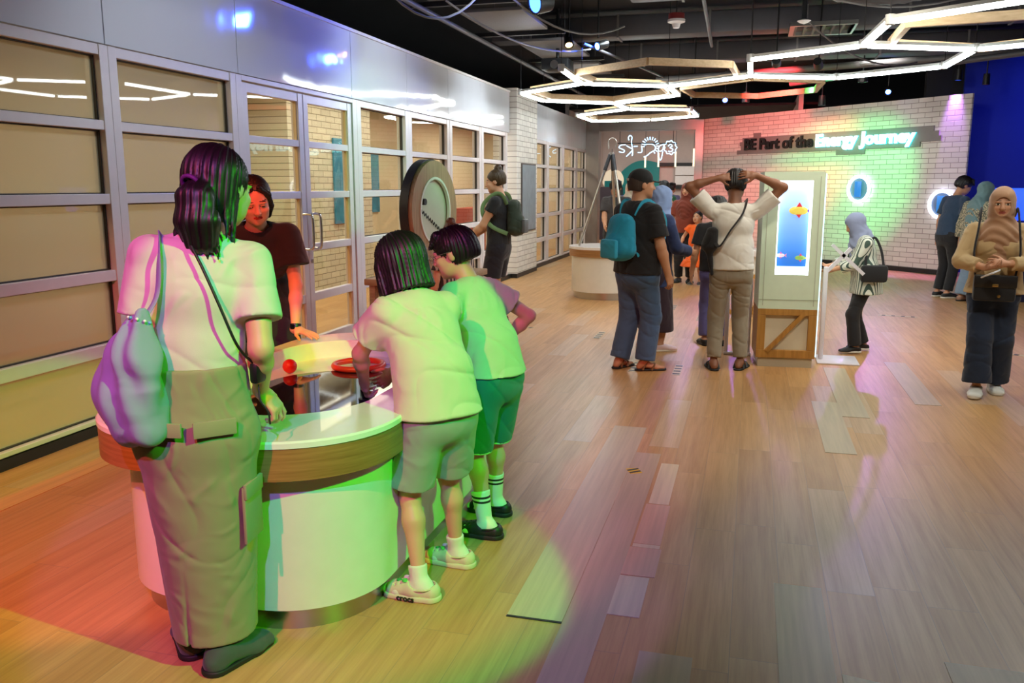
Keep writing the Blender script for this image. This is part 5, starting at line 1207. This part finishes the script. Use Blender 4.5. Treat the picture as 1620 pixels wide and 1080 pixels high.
def shorthair(P_, m=hairm):
    def ext(g, H, q):
        g.ell(H(0, -.01, .045), V3(.088, .105, .085) * q, P_.Rh, .02); g.ell(H(0, -.04, .0), V3(.08, .085, .075) * q, P_.Rh, .02)
        for k in range(9): g.seg(H(-.055 + k * .0137, .05, .10), H(-.06 + k * .015, .098, .048 + .006 * math.sin(k * 2)), .02, .005, .008)
    P_.hair(m, 'short', v=.005, extra=ext, strand=.0024, cut=lambda g, H, q: g.ell(H(0, .11, -.045), V3(.066, .075, .085) * q, P_.Rh, .01, 's'))
shorthair(Bo)
GW = lambda P_, x, y, z: toworld(P_, P_.H(x, y, z))
gp = GW(Bo, 0, .1, 0); gls = thing('eyeglasses', 'thin metal framed glasses worn by the boy', 'glasses', gp); wire = mat('wire', rgb(170, 150, 150), .3, .8)
for sx in (-1, 1):
    pts = [GW(Bo, sx * (.036 + .023 * math.cos(a * PI / 8)), .108, .002 + .019 * math.sin(a * PI / 8)) - gp for a in range(16)]; tube('lens_rim', pts, .0016, wire, gls, 6, True)
    tube('temple', [GW(Bo, sx * .059, .106, .008) - gp, GW(Bo, sx * .085, .08, .01) - gp, GW(Bo, sx * .087, -.005, .012) - gp], .0016, wire, gls, 6)
tube('bridge', [GW(Bo, -.013, .108, .004) - gp, GW(Bo, .013, .108, .004) - gp], .0016, wire, gls, 6)
ssock = stripes('sock_striped', (228, 234, 216), (24, 30, 26), 1, 'z', .99)
n = NB('sock_bands'); x_, y_, z_ = n.sep(n.tc); f_ = n.math('MAXIMUM', n.math('LESS_THAN', n.math('ABSOLUTE', n.math('SUBTRACT', z_, .168)), .005), n.math('LESS_THAN', n.math('ABSOLUTE', n.math('SUBTRACT', z_, .188)), .005)); n.col(n.mix(f_, rgb(226, 232, 214), rgb(26, 30, 28)))
for i in (0, 1):
    sock(Bo, i, n.m, .17); clog(Bo, i, mat('clog_black', rgb(24, 30, 28), .5), sole_b)

# ---- woman with the green backpack
Wp = Person('woman with hair bun and dark green backpack in black top and shorts', (-2.80, 9.62), 88, h=1.74, v=.008, female=True, skin=sk_l, fat=1.08, head=(12, 12, 0), lw=(-.17, .32, .98), rw=(.14, .34, 1.0), lel=(-.5, -1, -.4), lfy=10, rfy=0)
Wp.body(); Wp.tee(blackc, L=.12, hem=.0, inf=.008, r0=.06, r1=.064); Wp.pants(cloth('shorts_navyblack', (22, 22, 34)), end=.42, r=(.105, .1, .1), name='shorts', inf=.012)
Wp.hair(mat('hair_darkbrown', rgb(70, 52, 30), .45), 'short', extra=lambda g, H, q: (g.ell(H(0, -.06, .135), V3(.042, .042, .04), None, .01), g.ell(H(0, -.03, .04), V3(.084, .094, .09) * q, Wp.Rh, .02)))
Wp.shoes(mat('sandal_red', rgb(110, 50, 44), .5), sole_b, inf=.004)
def backpack(P_, m, m2, lb, w=.15, hh=.42, d=.09, z=.30, strapm=None, col2=None):
    o = toworld(P_, P_.T(0, -.17 * P_.fat ** .5, z)); K = thing('backpack', lb, 'backpack', o, P_.yaw); g = SD((-.3, -.3, -.4), (.3, .3, .4), .008)
    R = P_.Rt
    g.seg(R @ V3(0, -.02, -hh * .3), R @ V3(0, -.0, hh * .3), d * 1.0, d * .82, .05, fl=R[:, 0], fs=w / d, fs2=w / d * .95); g.ell(R @ V3(0, -.08, -.09), (w * .72, .05, .11), R, .03)
    bdy = g.mesh('pack_body', m, K, disp=folds(.008, seed=1.5, freq=34))
    box('front_pocket', (-w * .55, -d - .065, -.18), (w * .55, -d - .02, -.02), m2, bdy, .02)
    for sx in (-1, 1):
        q = lambda p: (P_.Rw.T @ (np.array(toworld(P_, p)) - np.array(o)))
        pts = [q(P_.T(sx * .09, -.12, .44)), q(P_.T(sx * .115, -.07, .545)), q(P_.T(sx * .12, .02, .55)), q(P_.T(sx * .125, .13 * P_.fat, .44)), q(P_.T(sx * .15, .125 * P_.fat, .32)), q(P_.T(sx * .175 * P_.fat, .02, .2)), q(P_.T(sx * .13, -.14, .12))]
        tube('shoulder_strap', smooth_path([tuple(p) for p in pts], 5), .007, strapm or m, K, 8, False, 3.4)
    return K
olive = cloth('olive_pack', (44, 58, 44), noise=.4, nscale=14)
backpack(Wp, olive, mat('pack_grey', rgb(96, 100, 104), .6), 'dark green rucksack on the back of the woman with the bun', strapm=cloth('strap_green', (110, 140, 90)))
# ---- child by the wheel
Ck = Person('small child with brown hair bun half hidden behind the boy', (ony(716, 362, 6.75).x, 6.75), 60, h=1.29, hs=.95, v=.009, skin=sk_l, head=(0, 10, 0))
Ck.body(); Ck.hair(hairb, 'short', extra=lambda g, H, q: g.ell(H(0, -.03, .13), V3(.035, .035, .03), None, .01)); Ck.tee(stripes('tee_bw_stripes', (60, 60, 64), (190, 186, 180), 40, 'x'), hem=-.1); Ck.pants(blackc, end=.95); Ck.shoes(blk_shoe, sole_b)
# ---- man in the black cap
rm_ = onz(1004, 583)
Mc = Person('broad man in black cap, black t-shirt and jeans with a blue backpack', (rm_.x, rm_.y), -38, h=1.69, v=.0075, skin=sk_m, fat=1.30, sw=.195, head=(-26, 0, 0), lw=(-.2, .25, .95), rw=(.30, .08, .80), rel=(.5, -1, -.2), la=(-.11, -.08, .085), ra=(.10, .02, .085), rfy=-30, lfy=10, rh=dict(curl=.5))
Mc.body(); Mc.tee(blackc, L=.21, hem=-.05, inf=.016, r0=.06, r1=.074, amp=.006); Mc.pants(denim, end=.99, r=(.088, .07, .066), seed=3, amp=.006, inf=.01)
capm = cloth('cap_black', (20, 20, 22))
def cap(P_, m):
    g = SD(P_.hc - .3, P_.hc + .3, .006); q = P_.k * P_.hs
    g.ell(P_.H(0, -.012, .05), V3(.087, .103, .085) * q, P_.Rh, .01); g.half(P_.H(0, 0, .022), P_.Rh @ V3(0, -.05, -1)); g.seg(P_.H(0, .06, .035), P_.H(0, .15, .025), .006, .006, .01, fl=P_.Rh[:, 0], fs=11, fs2=7)
    c = g.mesh('cap', m, P_.e); o = box('cap_emblem', (-.03, -.004, -.008), (.03, .0, .012), mat('emblem_white', rgb(210, 210, 205), .5), c, .003); Mx = Matrix(P_.Rh.tolist()).to_4x4(); Mx.translation = Vector(P_.H(.0, -.117, .045).tolist()); o.matrix_local = Mx
cap(Mc, capm); Mc.hair(mat('hair_shaved', rgb(60, 44, 36), .7), 'short', strand=.0005, extra=None)
backpack(Mc, cloth('pack_turquoise', (30, 150, 186), noise=.1), cloth('pack_turq2', (44, 168, 204)), 'bright blue backpack on the man in the black cap', w=.17, hh=.36, d=.10, z=.27, strapm=cloth('strap_turq', (40, 156, 190)))
def flipflop(P_, i, m, ms):
    g = SD(P_.an[i] - .22, P_.an[i] + .26, .005); R = Rz(P_.fy[i]); a = P_.an[i]; K = P_.k; b = V3(a[0], a[1], a[2] - .085 * K); P = lambda x, y, z: b + R @ (V3(x, y, z) * K)
    g.seg(P(0, -.05, .004), P(0, .15, .004), .040 * K, .046 * K, .01, fl=R[:, 0], fs=1.0, fs2=1.1); g.half((0, 0, b[2] + .018), (0, 0, 1)); g.half((0, 0, b[2] + .0), (0, 0, -1)); s_ = g.mesh('sandal', m, P_.e)
    tube('sandal_strap', smooth_path([tuple(P(-.047, .05, .01)), tuple(P(-.035, .075, .045)), tuple(P(0, .085, .056)), tuple(P(.035, .075, .045)), tuple(P(.047, .05, .01))], 4), .009, ms, s_, 6, False, 1.6)
    tube('sandal_strap', smooth_path([tuple(P(-.045, -.03, .012)), tuple(P(-.03, .01, .07)), tuple(P(.0, .03, .078)), tuple(P(.03, .01, .07)), tuple(P(.045, -.03, .012))], 4), .008, ms, s_, 6, False, 1.4)
for i in (0, 1): flipflop(Mc, i, sole_b, mat('strap_brown', rgb(120, 84, 50), .5))
# ---- woman beside him
rw_ = onz(1036, 553)
Wb = Person('woman in blue headscarf, navy cardigan and long dark skirt beyond the man in the cap', (rw_.x, rw_.y), -50, h=1.56, v=.009, female=True, skin=sk_m, head=(-10, 5, 0), rw=(.16, .26, .96), la=(-.14, -.05, .08))
Wb.body(); Wb.hijab(cloth('hijab_blue', (126, 150, 196)), drape=.2); Wb.tee(cloth('cardigan_navy', (40, 56, 100)), L=.5, hem=-.22, r0=.066, r1=.06, inf=.016); Wb.skirt(cloth('skirt_plum', (52, 36, 50)), .20, r0=.13, r1=.17)
Wb.shoes(mat('shoe_pinkwhite', rgb(226, 200, 206), .5), sole_w)
# ---- man with hands on his head
rh_ = onz(1150, 584)
Mh = Person('man in white t-shirt and khaki trousers with both hands on his head', (rh_.x, rh_.y), 8, h=1.70, v=.0065, skin=sk_b, fat=.96, head=(-12, 12, 0), lw=wpt(Vector((rh_.x - .135, rh_.y - .06, 1.645))), rw=wpt(Vector((rh_.x + .165, rh_.y - .05, 1.665))), lel=(-1, .1, -.45), rel=(1, .05, -.1),
            la=(-.12, -.02, .085), ra=(.11, .02, .085), lfy=6, rfy=-22, lh=dict(d=(.95, -.12, .12), n=(0, .9, -.5), curl=.25, spread=10), rh=dict(d=(-.95, -.10, .1), n=(0, .9, -.5), curl=.25, spread=10))
Mh.body()
Mh.tee(cloth('tee_plainwhite', (232, 230, 222)), L=.19, hem=-.02, inf=.014, r0=.066, r1=.08, amp=.008, seed=1.1, freq=26); Mh.pants(khaki, end=.97, r=(.094, .074, .062), seed=7, amp=.008, inf=.008, freq=50)
shorthair(Mh)
for i in (0, 1): flipflop(Mh, i, sole_b, mat('strap_blk', rgb(26, 24, 24), .5))
so = toworld(Mh, Mh.pel + V3(-.20, -.06, .20)); SB = thing('sling_bag', 'black sling bag on the left hip of the man in white', 'bag', so, Mh.yaw)
g = SD((-.2, -.2, -.3), (.2, .2, .2), .006); g.seg((0, 0, -.02), (.02, -.01, .10), .055, .04, .03, fl=V3(.6, -.8, 0), fs=1.5); g.seg((.0, .0, -.05), (.03, -.02, -.26), .03, .012, .03); g.mesh('bag_body', blackc, SB, disp=folds(.004, seed=2))
q = lambda p: tuple(Mh.Rw.T @ (np.array(toworld(Mh, p)) - np.array(so)))
tube('strap', smooth_path([(.02, -.01, .09), q(Mh.T(-.13, -.145, .18)), q(Mh.T(-.04, -.165, .32)), q(Mh.T(.05, -.15, .45)), q(Mh.T(.09, -.07, .555)), q(Mh.T(.08, .05, .53)), q(Mh.T(-.02, .15, .34)), q(Mh.T(-.17, .1, .2))], 6), .007, blackc, SB, 8, False, 3.0)
# ---- someone beyond him, mostly hidden
rp = onz(1119, 545); Pp = Person('person mostly hidden in front of the man in white, jeans showing', (rp.x + .05, rp.y), 10, h=1.45, hs=1.1, v=.01, skin=sk_m)
Pp.body(); shorthair(Pp); Pp.tee(blackc); Pp.pants(cloth('jeans_violet', (96, 92, 150)), end=.97, r=(.08, .07, .07)); Pp.shoes(blk_shoe, sole_b)
# ---- child in a grey headscarf at the tablet
rk = onz(1360, 557); Kd = Person('child in grey headscarf and striped shirt using the tablet stand', (rk.x, rk.y), 96, h=1.32, hs=1.12, v=.0065, skin=sk_l, lean=8, head=(-4, 26, 0), female=False, lw=(-.06, .31, .80), rw=(.08, .33, .82), lel=(-.4, -1, -.6), rel=(.4, -1, -.5), la=(-.08, .07, .075), ra=(.09, -.04, .075), lh=dict(curl=.3, n=(.6, 0, .5)), rh=dict(curl=.3, n=(-.6, 0, .5)))
Kd.body(); Kd.hijab(cloth('hijab_grey', (140, 150, 182)), drape=.14, wide=.8, face=(.05, .058), amp=.004)
Kd.tee(stripes('shirt_striped', (226, 232, 220), (70, 92, 84), 46, 'x', .62), L=.44, hem=-.16, inf=.022, r0=.072, r1=.07, flare=.02, extra=lambda g: g.seg(Kd.pel + V3(0, -.09, 0), Kd.pel + V3(0, -.13, -.24), .06, .05, .04, fl=V3(1, 0, 0), fs=1.8))
Kd.pants(blackc, end=.99, r=(.088, .078, .078)); Kd.shoes(blk_shoe, sole_w)
bb = toworld(Kd, Kd.pel + V3(-.20, -.03, .10)); BB = thing('shoulder_bag', 'black shoulder bag of the child in the grey headscarf', 'bag', bb, Kd.yaw); box('bag_body', (-.035, -.12, -.10), (.035, .12, .06), blackc, BB, .03)
tube('strap', smooth_path([(0, -.08, .05), (.06, -.06, .2), (.085, .0, .31), (.06, .06, .2), (0, .08, .05)], 5), .008, blackc, BB, 8, False, 1.5)
ph = toworld(Kd, (Kd.wr[0] + Kd.wr[1]) / 2 + V3(0, .10, .03)); o = box('mobile_phone', (-.04, -.008, -.07), (.04, .008, .07), black, None, .004); o.location = ph; o.rotation_euler = (rad(-55), 0, Kd.yaw); tag(o, 'dark phone held by the child in the grey headscarf', 'phone')
# ---- woman in the brown headscarf walking
rr = onz(1556, 620); Wr = Person('woman in brown headscarf and beige cardigan walking towards the camera, holding a phone', (rr.x, rr.y), 172, h=1.54, hs=1.1, v=.006, female=True, skin=sk_m, fat=1.06, head=(-4, 4, 0), lw=(-.03, .26, 1.02), rw=(.10, .27, .99), lel=(-1, -.4, -.6), rel=(1, -.4, -.6),
             la=(-.07, -.06, .078), ra=(.07, .16, .078), lh=dict(d=(.9, .2, .1), n=(0, -.9, -.3), curl=.6), rh=dict(d=(-.75, .5, .1), n=(0, -.3, .8), curl=.5))
Wr.eyes = 'open'; Wr.body(lips=mat('lips_rose', rgb(150, 70, 66), .4)); Wr.hijab(cloth('hijab_brown', (170, 128, 96)), drape=.22, wide=.95, face=(.052, .066), amp=.006)
Wr.tee(cloth('cardigan_beige', (188, 158, 112)), L=.47, hem=-.04, inf=.018, r0=.07, r1=.056, flare=.01, amp=.006); Wr.pants(cloth('jeans_navy', (24, 38, 62)), end=.97, r=(.1, .09, .105), amp=.007, inf=.014); Wr.shoes(mat('sneaker_white', rgb(226, 226, 220), .5), sole_w)
o = toworld(Wr, (.02, .205, .84)); HB = thing('handbag', 'black handbag with gold clasp carried by the woman in brown headscarf', 'bag', o, Wr.yaw); box('bag_body', (-.14, -.045, -.10), (.14, .045, .09), blackc, HB, .02); box('bag_flap', (-.142, .03, -.0), (.142, .052, .095), mat('flap_blk', rgb(30, 27, 28), .4), HB, .01); box('clasp', (-.02, .05, .01), (.02, .058, .03), mat('gold', rgb(220, 180, 110), .3, .9), HB, .003)
lathe('button', [(0, 0), (.012, 0), (.01, .006), (0, .007)], MC['gold'], HB, 12).matrix_local = Matrix.Translation((-.03, .045, -.06)) @ Matrix.Rotation(-PI / 2, 4, 'X')
tube('strap', smooth_path([(-.13, -.02, .08), (-.15, -.04, .25), (-.135, -.06, .42), (-.12, -.14, .57), (-.12, -.28, .52)], 5), .008, blackc, HB, 8, False, 1.8)
tube('strap', smooth_path([(.13, -.02, .08), (.15, -.04, .25), (.135, -.06, .42), (.12, -.14, .57), (.12, -.28, .52)], 5), .008, blackc, HB, 8, False, 1.8)
o = box('mobile_phone', (-.036, -.006, -.07), (.036, .006, .07), mat('phone_white', rgb(220, 220, 225), .2), None, .004); o.location = toworld(Wr, (Wr.wr[1] + V3(-.03, .11, -.035))); o.rotation_euler = (rad(-70), rad(20), Wr.yaw + .6); tag(o, 'white phone in the hands of the woman in brown headscarf', 'phone')
# ---- the couple at the right
C1 = Person('man in dark blue shirt and black trousers by the ring light, back turned', (onz(1490, 470).x, onz(1490, 470).y), -62, h=1.72, v=.011, skin=sk_m, lean=12, head=(-20, 25, 0)); C1.body(face=False); shorthair(C1); C1.tee(cloth('shirt_darkblue', (40, 62, 88)), L=.2, hem=-.02); C1.pants(blackc, end=.97); C1.shoes(blk_shoe, sole_w)
n = NB('print_cloth'); c_ = n.noise(n.tc, 60, 3); n.col(n.ramp(c_, [(.42, rgb(188, 176, 148)), (.55, rgb(92, 96, 84))])); n.b.inputs['Roughness'].default_value = .8
C2 = Person('woman in teal grey headscarf and patterned blouse standing right beside the man in dark blue', (onz(1529, 477).x, onz(1529, 477).y), -55, h=1.63, v=.010, skin=sk_m, female=True, lean=10, head=(-20, 15, 0), rw=(.15, .3, 1.05)); C2.body(); C2.hijab(cloth('hijab_teal', (104, 134, 140)), drape=.3, wide=1.1); C2.tee(n.m, L=.45, hem=-.14, inf=.02, r0=.075, r1=.08); C2.pants(cloth('jeans_light', (120, 140, 160)), end=.99, r=(.1, .09, .1)); C2.shoes(mat('shoe_tan', rgb(150, 110, 90), .5), sole_b)
# ---- people farther back
def far(lb, px, Y, top, yaw, shirt, pant, skin=sk_m, hs=1.08, **kw):
    x = ony(px, 330, Y).x; lo_, hi_ = .3, 3.0
    for _ in range(30):
        m_ = (lo_ + hi_) / 2; v = np.array([x, Y, m_ - CH]); yy = 540 - FPX * (v @ Uv) / (v @ Fv)
        if yy > top: lo_ = m_
        else: hi_ = m_
    P_ = Person(lb, (x, Y), yaw, h=lo_, hs=hs, v=.011, skin=skin, **kw); P_.body(); P_.pants(pant, end=.97); P_.shoes(blk_shoe, sole_b); P_.tee(shirt, L=.2, hem=-.03, amp=.004); return P_
F1 = far('man in dark grey t-shirt looking down behind the tripod', 975, 13.8, 285, 175, cloth('tee_charcoal', (46, 40, 40)), blackc, head=(0, 30, 0), lw=(-.1, .3, .95), rw=(.1, .3, .95), fat=1.15); shorthair(F1)
F2 = far('person in green hooded top with backpack beyond the man in the cap', 1050, 17.2, 288, 20, cloth('hood_green', (24, 84, 50)), blackc, fat=1.05); shorthair(F2)
F3 = far('person in grey blue top standing in the room beyond the portal', 1061, 21.0, 291, -20, cloth('top_greyblue', (98, 108, 150)), blackc); shorthair(F3)
F4 = far('adult in rust brown top and black trousers holding the hand of the girl in orange', 1086, 14.5, 292, 170, cloth('top_rust', (124, 48, 26)), blackc, fat=1.1, rw=(.3, .08, .80)); F4.hijab(cloth('hijab_rust', (116, 48, 30)), drape=.2)
F5 = far('person in blue with a pale face beyond the tripod', 995, 20.5, 291, 180, cloth('top_blue', (40, 60, 150)), blackc, skin=sk_l); F5.hijab(cloth('hijab_cream', (210, 200, 186)), drape=.15)
ro = onz(1100, 450); Og = Person('little girl in a ruffled orange dress walking beyond the standing men', (ro.x, ro.y), 176, h=1.14, hs=1.22, v=.008, skin=sk_m, head=(-20, -5, 0), lw=(-.10, .14, .62), rw=(.24, .1, .66), lel=(-.7, -.8, 0))
Og.eyes = 'open'; Og.body(); orange = cloth('dress_orange', (236, 96, 16))
Og.skirt(orange, .34, r0=.135, r1=.24, top=.28, name='dress_skirt', fs=1.3, amp=.008); Og.tee(orange, L=.10, hem=.05, r0=.075, r1=.10, name='dress_top'); Og.hair(hairm, 'short', extra=lambda g, H, q: g.ell(H(0, -.05, .1), V3(.035, .035, .03), None, .01)); Og.shoes(mat('shoe_grey', rgb(70, 66, 66), .5), sole_w)
g = SD((-.35, -.35, .2), (.35, .35, .6), .009); g.seg((0, 0, .40), (0, 0, .30), .16, .21, 0, fl=V3(1, 0, 0), fs=1.25, cap=(1, 1)); g.shell(.02); g.mesh('ruffle', orange, Og.e, disp=folds(.02, freq=80, dirs=((1, .2, .0), (.3, 1, 0))))
